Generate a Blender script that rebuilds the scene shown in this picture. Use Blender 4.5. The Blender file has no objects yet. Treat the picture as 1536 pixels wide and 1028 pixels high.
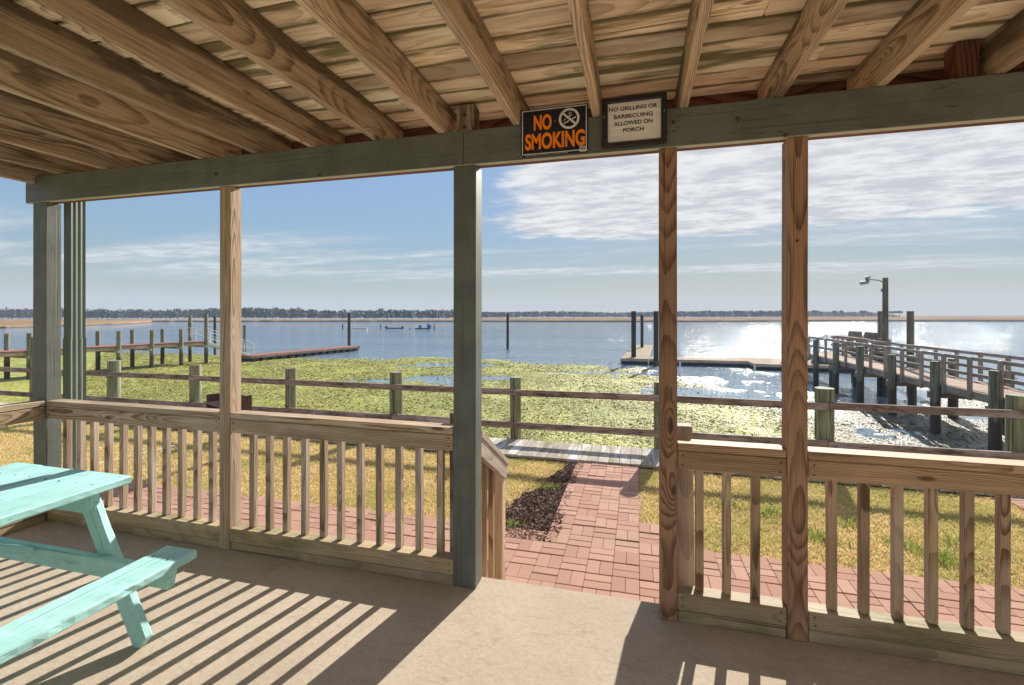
import bpy, math, random
import numpy as np
from mathutils import Vector, Matrix, noise as mnoise
R = random.Random(7)
NP = np.random.default_rng(5)
sc = bpy.context.scene
col = sc.collection
rad = math.radians

# ------------------------------------------------------------------ camera
CA, SA, F, CX, HY, CH = math.cos(rad(14.9)), math.sin(rad(14.9)), 704.0, 768.0, 472.0, 1.55
cam_d = bpy.data.cameras.new('camera'); cam = bpy.data.objects.new('camera', cam_d); col.objects.link(cam)
cam.location = (0, 0, CH); cam.rotation_euler = (rad(90), 0, rad(14.9))
cam_d.sensor_width = 36; cam_d.lens = 36*F/1536.0; cam_d.shift_y = -(514-HY)/1536.0
cam_d.clip_start = 0.05; cam_d.clip_end = 30000
sc.camera = cam

def XY(px, Y):                      # the X at which a wall plane at depth Y is crossed by a sight line
    u = (px-CX)/F
    return Y*(-SA+CA*u)/(CA+SA*u)
def polar(px, z):                   # a ground point from bearing and forward distance
    u = (px-CX)/F
    return z*(-SA+CA*u), z*(CA+SA*u)

# ------------------------------------------------------------------ node helpers
class NT:
    def __init__(s, name):
        s.m = bpy.data.materials.new(name); s.m.use_nodes = True
        s.t = s.m.node_tree; s.t.nodes.clear()
        s.out = s.t.nodes.new('ShaderNodeOutputMaterial')
        s.b = s.t.nodes.new('ShaderNodeBsdfPrincipled')
        s.t.links.new(s.b.outputs[0], s.out.inputs[0])
    def n(s, typ, **kw):
        nd = s.t.nodes.new('ShaderNode'+typ)
        for k, v in kw.items():
            if k.startswith('i_'):
                key = k[2:]
                key = int(key) if key.isdigit() else key.replace('_', ' ')
                s.put(nd, key, v)
            else: setattr(nd, k, v)
        return nd
    def put(s, nd, key, v):
        if isinstance(v, bpy.types.NodeSocket): s.t.links.new(v, nd.inputs[key])
        elif isinstance(v, bpy.types.Node): s.t.links.new(v.outputs[0], nd.inputs[key])
        else: nd.inputs[key].default_value = v
    def math(s, op, a, b=0.0, c=0.0, clamp=False):
        nd = s.n('Math', operation=op, use_clamp=clamp)
        s.put(nd, 0, a); s.put(nd, 1, b); s.put(nd, 2, c)
        return nd.outputs[0]
    def vmul(s, v, t):
        nd = s.n('VectorMath', operation='MULTIPLY'); s.put(nd, 0, v); nd.inputs[1].default_value = t
        return nd.outputs[0]
    def vadd(s, v, t):
        nd = s.n('VectorMath', operation='ADD'); s.put(nd, 0, v); s.put(nd, 1, t)
        return nd.outputs[0]
    def noise(s, v, scale=1.0, detail=3.0, rough=0.5, colour=False):
        nd = s.n('TexNoise', i_Scale=scale, i_Detail=detail, i_Roughness=rough); s.put(nd, 'Vector', v)
        return nd.outputs['Color' if colour else 'Fac']
    def ramp(s, f, lo, hi, a=0.0, b=1.0, smooth=True):
        nd = s.n('MapRange', interpolation_type='SMOOTHSTEP' if smooth else 'LINEAR')
        s.put(nd, 0, f); s.put(nd, 1, lo); s.put(nd, 2, hi); s.put(nd, 3, a); s.put(nd, 4, b)
        return nd.outputs[0]
    def mix(s, f, a, b, mode='MIX'):
        nd = s.n('Mix', data_type='RGBA', blend_type=mode)
        s.put(nd, 0, f)
        for k, v in ((6, a), (7, b)):
            if isinstance(v, tuple) and len(v) == 3: v = v+(1,)
            s.put(nd, k, v)
        return nd.outputs[2]
    def bump(s, h, strength=0.3, dist=0.002, normal=None):
        nd = s.n('Bump', i_Strength=strength, i_Distance=dist); s.put(nd, 'Height', h)
        if normal is not None: s.put(nd, 'Normal', normal)
        return nd.outputs[0]
    def base(s, c, rough=0.7, normal=None, spec=None):
        s.put(s.b, 'Base Color', c+(1,) if isinstance(c, tuple) and len(c) == 3 else c)
        s.put(s.b, 'Roughness', rough)
        if normal is not None: s.put(s.b, 'Normal', normal)
        if spec is not None: s.put(s.b, 'Specular IOR Level', spec)
        return s.m

def wood(name, light, dark, *a, spec=.3, **k):
    m = wood0(name, light, dark, *a, **k)
    m.node_tree.nodes['Principled BSDF'].inputs['Specular IOR Level'].default_value = spec
    return m
def wood0(name, light, dark, ring=0.75, fibre=0.5, ring_scale=24.0, stain=None, stain_amt=0.0, rough=0.72, knots=True, pale=None, pale_amt=0.0, vary=0.35, bumpd=0.0012, warp=1.0, stain_s=(1.5, 5, 5), fs=260, lo_hi=(.50, .66), edge=0.0, crack=.8, upstain=0.0):
    s = NT(name)
    g = s.n('Attribute', attribute_name='grain').outputs['Vector']
    rn = s.n('Attribute', attribute_name='rnd').outputs['Fac']
    w1 = s.noise(s.vmul(g, (.6, 5, 5)), 1.0, 2.0, 0.5, True)
    w1 = s.vmul(s.vadd(w1, (-.5, -.5, -.5)), (0.0, 0.014*warp, 0.014*warp))
    w2 = s.noise(s.vmul(g, (3, 26, 26)), 1.0, 2.0, 0.5, True)
    w2 = s.vmul(s.vadd(w2, (-.5, -.5, -.5)), (0.0, 0.004, 0.004))
    kbulge = 0.0; ksel = None
    if knots:
        vo = s.n('TexVoronoi', feature='F1'); s.put(vo, 'Vector', s.vmul(s.vadd(g, w1), (2.6, 8.0, 8.0))); vo.inputs['Scale'].default_value = 1.0
        sel = s.n('SeparateColor'); s.put(sel, 0, vo.outputs['Color']); ksel = s.ramp(sel.outputs[0], .60, .62)
        kbulge = s.math('MULTIPLY', s.ramp(vo.outputs['Distance'], .02, .42, 1, 0), ksel)
    rvv = s.n('CombineXYZ'); s.put(rvv, 1, s.math('MULTIPLY', rn, 40.0))
    sep = s.n('SeparateXYZ'); s.put(sep, 0, g)
    tilt = s.math('ADD', s.math('MULTIPLY', sep.outputs[0], 0.02), s.math('MULTIPLY', s.noise(s.vadd(s.vmul(g, (1.0, 0, 0)), rvv.outputs[0]), 1.0, 1.0, .4), .13))
    cmb = s.n('CombineXYZ'); s.put(cmb, 2, s.math('ADD', s.math('SUBTRACT', tilt, .065), s.math('MULTIPLY', kbulge, .016)))
    p = s.vadd(s.vadd(s.vadd(s.vmul(g, (0, 1, 1)), w1), w2), cmb.outputs[0])
    wv = s.n('TexWave', wave_type='RINGS', rings_direction='X', wave_profile='SAW'); s.put(wv, 'Vector', p)
    wv.inputs['Scale'].default_value = ring_scale
    r = s.ramp(wv.outputs['Fac'], .30, .95)
    r = s.math('MULTIPLY', r, s.ramp(wv.outputs['Fac'], 1.0, .95))
    r = s.math('MULTIPLY', r, s.ramp(s.noise(s.vmul(g, (.8, 12, 12)), 1.0, 2.0, .5), .3, .6, .45, 1.0))
    fib = s.noise(s.vmul(g, (5, fs, fs)), 1.0, 3.0, 0.65)
    fib2 = s.noise(s.vmul(g, (1.6, 60, 60)), 1.0, 3.0, 0.6)
    f = s.math('ADD', s.math('MULTIPLY', r, ring), s.math('MULTIPLY', s.math('SUBTRACT', fib, .42), fibre*2.3), clamp=False)
    f = s.math('ADD', f, s.math('MULTIPLY', s.math('SUBTRACT', fib2, .5), fibre*1.5), clamp=True)
    c = s.mix(f, light, dark)
    if pale is not None:
        pm = s.ramp(s.noise(s.vmul(g, (1.3, 9, 9)), 1.0, 4.0, .6), .48, .66, 0, pale_amt)
        c = s.mix(pm, c, pale)
    if knots:
        k = s.math('MULTIPLY', s.ramp(vo.outputs['Distance'], .07, .14, 1, 0), s.math('MULTIPLY', ksel, .8))
        c = s.mix(k, c, tuple(x*.38 for x in dark))
    if stain is not None:
        sn = s.noise(s.vmul(s.vadd(g, (3.1, 1.7, 9.2)), stain_s), 1.0, 5.0, .62)
        if edge:
            ed = s.math('ABSOLUTE', s.n('Attribute', attribute_name='edge').outputs['Fac'])
            sn = s.math('ADD', sn, s.math('MULTIPLY', s.math('SUBTRACT', s.math('POWER', ed, 5.0), .25), edge))
        if upstain: sn = s.math('ADD', sn, s.math('MULTIPLY', s.n('Attribute', attribute_name='edge').outputs['Fac'], upstain))  # shifts the dark mask towards the upper half of upright boards
        sm = s.ramp(sn, lo_hi[0], lo_hi[1], 0, stain_amt)
        c = s.mix(sm, c, stain, 'MIX')
    ck = s.ramp(s.noise(s.vmul(s.vadd(g, (7.7, 3.3, 1.1)), (.7, 60, 60)), 1.0, 2.0, .5), .675, .71, 0, crack)
    c = s.mix(ck, c, tuple(x*.30 for x in dark))
    br = s.math('ADD', s.math('MULTIPLY', rn, vary), 1-vary*.5)
    big = s.ramp(s.noise(s.vmul(g, (.9, 3, 3)), 1.0, 3.0, .5), .3, .7, .86, 1.12)
    hs = s.n('HueSaturation'); s.put(hs, 'Value', s.math('MULTIPLY', br, big)); s.put(hs, 'Color', c)
    h = s.math('ADD', s.math('ADD', s.math('MULTIPLY', fib, .8), s.math('MULTIPLY', r, -.5)), s.math('MULTIPLY', ck, -1.2))
    return s.base(hs.outputs[0], rough, s.bump(h, .6, bumpd), .35)

def paint(name, c, rough=0.55, chips=None, chip_amt=.5, grainbump=.5, vary=.08, spec=.4, thr=.61, cs=(16, 60, 60)):
    s = NT(name)
    g = s.n('Attribute', attribute_name='grain').outputs['Vector']
    fib = s.noise(s.vmul(g, (4, 120, 120)), 1.0, 4.0, .65)
    big = s.ramp(s.noise(g, 5.0, 4.0, .6), .3, .7, 1-vary, 1+vary)
    hs = s.n('HueSaturation'); hs.inputs['Color'].default_value = c+(1,); s.put(hs, 'Value', s.math('MULTIPLY', big, s.ramp(fib, .3, .7, .95, 1.04)))
    cc = hs.outputs[0]
    if chips is not None:
        nz = s.noise(s.vmul(g, cs), 1.0, 4.0, .7)
        m = s.ramp(nz, thr, thr+.02, 0, chip_amt)
        cc = s.mix(m, cc, chips)
    lines = s.ramp(s.noise(s.vmul(s.vadd(g, (5.5, 2.2, 8.8)), (.8, 55, 55)), 1.0, 3.0, .55), .60, .68, 0, 1.0)
    cc = s.mix(s.math('MULTIPLY', lines, .45), cc, tuple(x*.45 for x in c))
    grime = s.ramp(s.noise(s.vmul(s.vadd(g, (1.5, 6.2, 3.8)), (1.5, 8, 8)), 1.0, 5.0, .65), .52, .72, 0, .28)
    cc = s.mix(grime, cc, tuple(x*.62 for x in c))
    return s.base(cc, rough, s.bump(s.math('SUBTRACT', fib, s.math('MULTIPLY', lines, .8)), grainbump, .0015), spec)

def plain(name, c, rough=.6, metal=0.0, var=.15, scale=20.0):
    s = NT(name)
    tc = s.n('TexCoord').outputs['Object']
    nz = s.noise(tc, scale, 4.0, .6)
    hs = s.n('HueSaturation'); hs.inputs['Color'].default_value = c+(1,); s.put(hs, 'Value', s.ramp(nz, .3, .7, 1-var, 1+var))
    s.b.inputs['Metallic'].default_value = metal
    return s.base(hs.outputs[0], rough, s.bump(nz, .15, .002))

M = {}
M['rail'] = wood('weathered_pine_railing', (.50, .33, .185), (.19, .105, .05), .85, .7, 40, stain=(.14, .12, .05), stain_amt=.2, pale=(.50, .39, .28), pale_amt=.2)
M['rail_left'] = wood('greyer_pine_railing', (.52, .39, .255), (.19, .115, .06), 1.0, .6, 34, stain=(.16, .15, .07), stain_amt=.35, pale=(.60, .50, .40), pale_amt=.4)
M['base'] = wood('mossy_pine_board', (.42, .325, .195), (.20, .135, .07), .5, .45, 26, stain=(.15, .15, .045), stain_amt=.75, pale=(.46, .39, .29), pale_amt=.3)
M['post_red'] = wood('reddish_pine_post', (.38, .22, .125), (.14, .066, .032), .85, .75, 52, rough=.65, pale=(.42, .28, .18), pale_amt=.15)
M['post_grey'] = wood('grey_brown_post', (.50, .36, .235), (.18, .115, .066), .8, .85, 50, pale=(.60, .50, .42), pale_amt=.4)
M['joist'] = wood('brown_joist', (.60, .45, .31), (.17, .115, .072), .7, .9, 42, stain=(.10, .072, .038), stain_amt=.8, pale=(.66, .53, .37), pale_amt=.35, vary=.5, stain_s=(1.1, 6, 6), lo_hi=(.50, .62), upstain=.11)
M['deck'] = wood('ceiling_plank', (.90, .75, .54), (.48, .34, .21), .6, .45, 28, stain=(.15, .125, .045), stain_amt=.9, pale=(.98, .90, .68), pale_amt=.9, vary=.7, stain_s=(.9, 7, 7), fs=120, lo_hi=(.47, .62), edge=.17)
M['rim'] = wood('dark_rim_board', (.20, .085, .05), (.06, .022, .015), .9, .5, 20, vary=.3)
M['grey'] = wood('weathered_grey_plank', (.52, .44, .36), (.24, .17, .13), .4, .8, 18, stain=(.15, .10, .07), stain_amt=.4, rough=.8)
M['walk'] = wood('pale_lichen_plank', (.42, .385, .33), (.20, .165, .13), .4, .9, 18, stain=(.24, .18, .10), stain_amt=.6, pale=(.58, .57, .56), pale_amt=.7, rough=.9, knots=False, spec=.08)
M['fence_rail'] = wood('purple_brown_rail', (.27, .195, .155), (.10, .065, .05), .5, .9, 22, stain=(.045, .035, .03), stain_amt=.8, pale=(.42, .36, .34), pale_amt=.5, rough=.85, stain_s=(5, 22, 22))
M['pierwood'] = wood('silvery_pier_timber', (.36, .30, .26), (.17, .125, .10), .4, .8, 18, rough=.75)
M['pierdeck'] = wood('pinkish_pier_deck', (.42, .32, .25), (.25, .17, .125), .4, .7, 18, rough=.9, spec=.08)
M['float'] = wood('tan_float_deck', (.34, .27, .195), (.20, .15, .10), .4, .7, 18, rough=.9, spec=.05)
M['reddeck'] = wood('faded_red_deck', (.31, .155, .13), (.19, .10, .085), .4, .8, 18, rough=.9, knots=False, spec=.1)
M['green'] = paint('grey_green_paint', (.125, .137, .115), .55, chips=(.035, .04, .035), chip_amt=.55, vary=.16, grainbump=.9, thr=.64, cs=(7, 40, 40))
M['pale_green'] = paint('bounce_lit_green_paint', (.50, .50, .39), .6)  # paler beam green, with the bounced light put into the colour
M['green2'] = paint('green_spout_paint', (.15, .19, .155), .4, vary=.06)
M['mint'] = paint('mint_table_paint', (.38, .69, .65), .5, chips=(.13, .36, .33), chip_amt=.6, vary=.09, grainbump=1.4, thr=.63, cs=(9, 45, 45))
M['black'] = plain('black_iron', (.035, .03, .028), .6, .3)
M['grillrust'] = plain('dark_rusty_grill', (.085, .05, .045), .75, .2, .4, 40)
M['rust'] = plain('rusty_iron', (.14, .06, .035), .8, .3, .4, 60)
M['steel'] = plain('brushed_steel', (.55, .55, .55), .35, .9)
M['alu'] = plain('pale_aluminium', (.70, .71, .72), .45, .3)
M['darkfloat'] = plain('black_float_plastic', (.03, .028, .035), .5)
M['whiteband'] = plain('white_plastic', (.75, .76, .76), .5)
M['blue'] = plain('blue_barrel', (.03, .12, .42), .5)
M['sign_black'] = plain('sign_black', (.006, .005, .009), .7, 0, .1)
M['orange'] = plain('sign_orange', (1.0, .25, .004), .5, 0, .05)
M['sign_grey'] = plain('sign_silver', (.72, .70, .66), .5, 0, .05)
M['ink'] = plain('black_ink', (.03, .028, .028), .6)
M['frame'] = plain('black_frame', (.02, .017, .022), .35)
M['white_line'] = plain('white_pipe', (.62, .56, .46), .5)
M['lampmetal'] = plain('grey_lamp_metal', (.17, .18, .21), .5, .4)
M['lampglass'] = plain('lamp_glass', (.55, .52, .45), .2)
def mk():
    s = NT('wrinkled_paper'); tc = s.n('TexCoord').outputs['Object']
    nz = s.noise(s.vmul(tc, (6, 1, 45)), 1.0, 3.0, .55)
    return s.base((.84, .77, .72), .6, s.bump(nz, .6, .01))
M['paper'] = mk()
def mk():   # piling: green treated top, dark wet foot (a tide line at a fixed height on the pile)
    out = {}
    for nm, top, tide in (('green', (.165, .18, .135), -.95), ('grey', (.17, .15, .11), -1.1), ('black', (.045, .04, .038), -1.5), ('fence', (.22, .235, .13), -9)):
        s = NT('piling_'+nm)
        ge = s.n('NewGeometry').outputs['Position']
        g = s.n('Attribute', attribute_name='grain').outputs['Vector']
        streak = s.noise(s.vmul(g, (1.2, 14, 14)), 1.0, 4.0, .6)
        fib = s.noise(s.vmul(g, (4, 90, 90)), 1.0, 4.0, .6)
        c = s.mix(s.ramp(streak, .35, .65), tuple(x*.62 for x in top), tuple(min(1, x*1.25) for x in top))
        if nm in ('fence', 'green'):
            c = s.mix(s.ramp(s.noise(s.vmul(g, (1.0, 9, 9)), 1.0, 2.0, .5), .50, .62, 0, .45), c, (.18, .24, .195))
            c = s.mix(s.ramp(s.noise(s.vmul(g, (2.5, 20, 20)), 1.0, 4.0, .6), .50, .64, 0, .8), c, (.17, .125, .07))
        crack = s.ramp(s.noise(s.vmul(g, (.9, 34, 34)), 1.0, 2.0, .5), .57, .63, 0, .8)
        c = s.mix(crack, c, (.05, .045, .03))
        sep = s.n('SeparateXYZ'); s.put(sep, 0, ge)
        zz = s.math('ADD', sep.outputs[2], s.math('MULTIPLY', s.math('SUBTRACT', streak, .5), .5))
        wet = s.ramp(zz, tide-.08, tide+.06, 1, 0)
        c = s.mix(wet, c, (.055, .045, .038))
        rough = s.ramp(wet, 0, 1, .85, .45)
        out[nm] = s.base(c, rough, s.bump(s.math('ADD', fib, s.math('MULTIPLY', crack, -1.5)), .6, .004))
    return out
PM = mk()

# ------------------------------------------------------------------ mesh collector
def basis(d, up):
    d = d.normalized()
    side = up.cross(d)
    if side.length < 1e-6: side = Vector((1, 0, 0)).cross(d)
    side.normalize(); u = d.cross(side).normalized()
    return d, side, u
FORCE = None
class MB:
    def __init__(s): s.v = []; s.f = []; s.g = []; s.r = []; s.e = []
    def bar(s, p0, p1, w, h, up=(0, 0, 1), bev=0.003, end0=0.0, end1=0.0, seg=1, warp=0.0, jag=0.0):
        """a board from p0 to p1; w across, h along 'up'; end0/end1 slant the ends"""
        p0, p1, up = Vector(p0), Vector(p1), Vector(up)
        d, side, u = basis(p1-p0, up); L = (p1-p0).length
        near, faraway = R.uniform(-.22, .22)*max(w, h), R.choice((-1, 1))*R.uniform(.10, .42)*max(w, h, .06)
        if FORCE: near, faraway = FORCE
        wide = ((w > h*1.05) != (R.random() < .10)) and not FORCE; lx = R.uniform(-20, 20)
        rv = R.random()
        bev = min(bev, w*.3, h*.3)
        a, b = w/2, h/2
        ring = [(a-bev, -b), (a, -b+bev), (a, b-bev), (a-bev, b), (-a+bev, b), (-a, b-bev), (-a, -b+bev), (-a+bev, -b)]
        st = [(0, .0, 1), (bev, 0, 0)]
        for i in range(1, seg): st.append((L*i/seg, 0, 0))
        st += [(L-bev, 0, 0), (L, 0, 1)]
        base = len(s.v)
        wx, wy = R.uniform(0, 9), R.uniform(0, 9)
        for (t, _, e) in st:
            for (x, y) in ring:
                if e:
                    x = math.copysign(max(abs(x)-bev, 0), x); y = math.copysign(max(abs(y)-bev, 0), y)
                tt = t + (end0 if t < L*.3 and t <= bev else 0)*y + (end1 if t >= L-bev-1e-9 else 0)*y
                ox = oy = 0
                if warp:
                    ox = warp*math.sin(t*2.1+wx)+warp*.5*math.sin(t*5.3+wy); oy = warp*math.sin(t*1.7+wy)
                if jag: x += R.gauss(0, jag); y += R.gauss(0, jag*.5)
                q = p0 + d*tt + side*(x+ox) + u*(y+oy)
                s.v.append(q); s.r.append(rv); s.e.append(x/a if w >= h else y/b)
                s.g.append((tt+lx, x+near, y+faraway) if wide else (tt+lx, y+near, x+faraway))
        n = len(st)
        for i in range(n-1):
            for k in range(8):
                k2 = (k+1) % 8
                s.f.append((base+i*8+k, base+i*8+k2, base+(i+1)*8+k2, base+(i+1)*8+k))
        s.f.append(tuple(base+k for k in reversed(range(8)))); s.f.append(tuple(base+(n-1)*8+k for k in range(8)))
        return s
    def box(s, lo, hi, bev=0.003, axis=None):
        lo, hi = Vector(lo), Vector(hi); c = (lo+hi)/2; d = hi-lo
        ax = axis if axis is not None else max(range(3), key=lambda i: d[i])
        e = Vector((0, 0, 0)); e[ax] = d[ax]/2
        if ax == 2: return s.bar(c-e, c+e, d.x, d.y, (0, 1, 0), bev) if True else s
        if ax == 0: return s.bar(c-e, c+e, d.y, d.z, (0, 0, 1), bev)
        return s.bar(c-e, c+e, d.x, d.z, (0, 0, 1), bev)
    def cyl(s, p0, p1, r0, r1=None, n=16, rough=0.0, seg=1, cap=True, dome=0.0):
        p0, p1 = Vector(p0), Vector(p1); r1 = r0 if r1 is None else r1
        d, a, b = basis(p1-p0, Vector((0, 1, 0)) if abs((p1-p0).normalized().y) < .9 else Vector((0, 0, 1))); L = (p1-p0).length
        off = Vector((R.uniform(-20, 20), R.uniform(-3, 3), R.uniform(-3, 3))); base = len(s.v); rv = R.random()
        sx = R.uniform(0, 50)
        for i in range(seg+1):
            t = i/seg
            for k in range(n):
                th = 2*math.pi*k/n
                rr = (r0+(r1-r0)*t)*(1+rough*mnoise.noise(Vector((math.cos(th)*1.5+sx, math.sin(th)*1.5, t*L*1.1))))
                q = p0+d*(L*t)+(a*math.cos(th)+b*math.sin(th))*rr
                if rough and i == seg: q += d*rough*.12*mnoise.noise(Vector((math.cos(th)+sx, math.sin(th), 3)))
                s.v.append(q); s.g.append((L*t+off.x, rr*math.cos(th)+off.y, rr*math.sin(th)+off.z)); s.r.append(rv)
        for i in range(seg):
            for k in range(n):
                k2 = (k+1) % n
                s.f.append((base+i*n+k, base+i*n+k2, base+(i+1)*n+k2, base+(i+1)*n+k))
        if cap:
            s.f.append(tuple(base+k for k in reversed(range(n)))); s.f.append(tuple(base+seg*n+k for k in range(n)))
        return s
    def tube(s, pts, r, n=8):
        pts = [Vector(p) for p in pts]; base = len(s.v); rv = R.random()
        for i, p in enumerate(pts):
            d = (pts[min(i+1, len(pts)-1)]-pts[max(i-1, 0)]).normalized()
            _, a, b = basis(d, Vector((0, 0, 1)) if abs(d.z) < .9 else Vector((0, 1, 0)))
            for k in range(n):
                th = 2*math.pi*k/n
                s.v.append(p+(a*math.cos(th)+b*math.sin(th))*r); s.g.append((i*.1, r*math.cos(th), r*math.sin(th))); s.r.append(rv)
        for i in range(len(pts)-1):
            for k in range(n):
                k2 = (k+1) % n
                s.f.append((base+i*n+k, base+i*n+k2, base+(i+1)*n+k2, base+(i+1)*n+k))
        s.f.append(tuple(base+k for k in reversed(range(n)))); s.f.append(tuple(base+(len(pts)-1)*n+k for k in range(n)))
        return s
    def prism(s, poly, d0, d1, ax='Y'):
        """poly = list of (x,z), extruded from y=d0 to y=d1"""
        base = len(s.v); n = len(poly); rv = R.random()
        for y in (d0, d1):
            for (x, z) in poly:
                s.v.append(Vector((x, y, z))); s.g.append((x, y, z)); s.r.append(rv)
        s.f.append(tuple(base+k for k in range(n))); s.f.append(tuple(base+n+k for k in reversed(range(n))))
        for k in range(n):
            k2 = (k+1) % n
            s.f.append((base+k2, base+k, base+n+k, base+n+k2))
        return s
    def build(s, name, mat, parent=None, smooth=False):
        org = Vector(parent.location) if parent and parent.type == 'EMPTY' else (Vector((0, 0, 0)))
        if parent and parent.type != 'EMPTY': org = Vector(parent.get('_org', (0, 0, 0)))
        own = Vector((0, 0, 0))
        if parent is None and s.v:
            xs = np.array([tuple(v) for v in s.v]); own = Vector(((xs[:, 0].min()+xs[:, 0].max())/2, (xs[:, 1].min()+xs[:, 1].max())/2, xs[:, 2].min()))
        me = bpy.data.meshes.new(name)
        me.from_pydata([tuple(v-org-own) for v in s.v], [], s.f)
        a = me.attributes.new('grain', 'FLOAT_VECTOR', 'POINT'); a.data.foreach_set('vector', np.array(s.g, dtype=np.float32).ravel())
        a = me.attributes.new('rnd', 'FLOAT', 'POINT'); a.data.foreach_set('value', np.array(s.r, dtype=np.float32))
        if len(s.e) == len(s.v): a = me.attributes.new('edge', 'FLOAT', 'POINT'); a.data.foreach_set('value', np.array(s.e, dtype=np.float32))
        me.materials.append(mat)
        if smooth:
            me.shade_smooth()
            try: me.set_sharp_from_angle(angle=rad(40))
            except Exception: pass
        o = bpy.data.objects.new(name, me); col.objects.link(o)
        o.location = own
        if parent: o.parent = parent
        return o

def tag(o, label, cat, group=None, kind=None):
    if label: o['label'] = label
    if cat: o['category'] = cat
    if group: o['group'] = group
    if kind: o['kind'] = kind
    return o
def thing(name, loc, label, cat, group=None):
    o = bpy.data.objects.new(name, None); col.objects.link(o); o.location = loc; o.empty_display_size = .1
    return tag(o, label, cat, group)
def struct(o): o['kind'] = 'structure'; return o
def raw(name, V, Fc, mat, attrs=None, smooth=False):
    me = bpy.data.meshes.new(name)
    V = np.asarray(V, dtype=np.float32); Fc = np.asarray(Fc, dtype=np.int32)
    k = Fc.shape[1]
    me.vertices.add(len(V)); me.vertices.foreach_set('co', V.ravel())
    me.loops.add(Fc.size); me.loops.foreach_set('vertex_index', Fc.ravel())
    me.polygons.add(len(Fc)); me.polygons.foreach_set('loop_start', np.arange(0, Fc.size, k, dtype=np.int32))
    me.update(calc_edges=True)
    for nm, (typ, data) in (attrs or {}).items():
        a = me.attributes.new(nm, typ, 'POINT'); a.data.foreach_set('vector' if typ == 'FLOAT_VECTOR' else 'value', np.asarray(data, dtype=np.float32).ravel())
    me.materials.append(mat)
    if smooth: me.shade_smooth()
    o = bpy.data.objects.new(name, me); col.objects.link(o)
    return o

# ------------------------------------------------------------------ porch floor
Y0 = 2.5            # inner face of the posts and rails
GZ = -0.43          # brick level
WZ = -1.9           # water level
def mk():
    s = NT('exposed_concrete'); tc = s.n('TexCoord').outputs['Object']
    fine = s.noise(tc, 190.0, 3.0, .75); mid = s.noise(tc, 42.0, 5.0, .7); big = s.noise(tc, 1.6, 5.0, .6)
    scr = s.noise(s.vmul(tc, (9, 26, 9)), 1.0, 5.0, .65)
    c = s.mix(s.ramp(big, .3, .7), (.42, .345, .26), (.50, .42, .325))
    c = s.mix(s.ramp(mid, .44, .62, 0, .35), c, (.35, .285, .21))
    c = s.mix(s.ramp(scr, .54, .68, 0, .35), c, (.30, .24, .18))
    c = s.mix(s.ramp(fine, .60, .78, 0, .8), c, (.16, .12, .085))
    c = s.mix(s.ramp(fine, .36, .26, 0, .5), c, (.66, .60, .50))
    grit = s.n('TexVoronoi', feature='F1'); s.put(grit, 'Vector', tc); grit.inputs['Scale'].default_value = 30.0
    c = s.mix(s.math('MULTIPLY', s.ramp(grit.outputs['Distance'], .05, .11, 1, 0), s.ramp(s.noise(tc, 3.0, 3.0, .6), .42, .6, 0, .8)), c, (.13, .10, .075))
    dirt = s.ramp(s.noise(s.vadd(tc, (4, 7, 0)), 4.5, 6.0, .7), .58, .72, 0, .45)
    c = s.mix(dirt, c, (.22, .18, .135))
    return s.base(c, .9, s.bump(s.math('ADD', fine, mid), .6, .003), .1)
M['concrete'] = mk()
fl = MB(); fl.box((-4.75, -9, -.16), (6.5, 2.64, 0), .006, axis=0)  # unseen rear part extended as a sunlit reflector for the ceiling
struct(fl.build('porch_floor', M['concrete']))
st = MB(); st.box((-1.1, 2.642, GZ-.05), (.3, 2.94, -.21), .008, axis=0)
struct(st.build('porch_step', M['concrete']))
sk = MB(); sk.box((-4.7, -8.9, -.62), (6.4, 2.60, -.165), .01, axis=0)
struct(sk.build('porch_footing', M['concrete']))

# ------------------------------------------------------------------ posts
PB = 2.40   # beam underside
def post(name, x0, x1, y0, y1, mat, label, cat='post', group='posts holding up the porch beam', z1=PB-.004, bolt=None, ring=None):
    global FORCE
    t = thing(name, ((x0+x1)/2, (y0+y1)/2, 0), label, cat, group)
    b = MB(); c = ((x0+x1)/2, (y0+y1)/2)
    FORCE = ring
    b.bar((c[0], c[1], .001), (c[0], c[1], z1), y1-y0, x1-x0, (1, 0, 0), .004, seg=8, warp=.0012)
    FORCE = None
    b.build('shaft', mat, t)
    if bolt:
        for (bx, bz) in bolt:
            m = MB(); m.cyl((bx, y0-.004, bz), (bx, y0+.01, bz), .007, n=8); m.build('bolt', M['rust'], t)
    return t
post('porch_post', -4.42, -4.28, Y0+.002, 2.602, M['green'], 'green painted corner post left of the downspout, its paint bubbled near the rail')
post('porch_post', XY(328.5, Y0), XY(344.5, Y0), Y0+.002, 2.597, M['post_grey'], 'unpainted brown post between the two left railing sections')
post('porch_post', -1.013, -.878, Y0+.002, 2.612, M['green'], 'wide dark green post on the left side of the doorway')
post('porch_post', .112, .197, Y0+.001, 2.594, M['post_red'], 'reddish pine post on the right side of the doorway, arched grain and a large knot', ring=(.002, .030))
post('porch_post', .6935, .782, Y0+.001, 2.594, M['post_red'], 'reddish brown post between the two right railing sections', bolt=[(.735, 1.9)], ring=(-.004, .042))
# newel posts outside the doorway
b = MB(); b.bar((-1.05, 2.69, GZ-.02), (-1.05, 2.69, .955), .09, .09, (1, 0, 0), .004)
tag(b.build('newel_post', M['fence_rail']), 'short dark wooden post hidden behind the green doorway post, outside the railing', 'post', 'short posts outside the doorway')
b = MB(); b.bar((.262, 2.69, GZ-.02), (.240, 2.69, .955), .085, .09, (1, 0, 0), .004)
tag(b.build('newel_post', M['grey']), 'short leaning wooden post just outside the railing, right of the doorway', 'post', 'short posts outside the doorway')

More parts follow.
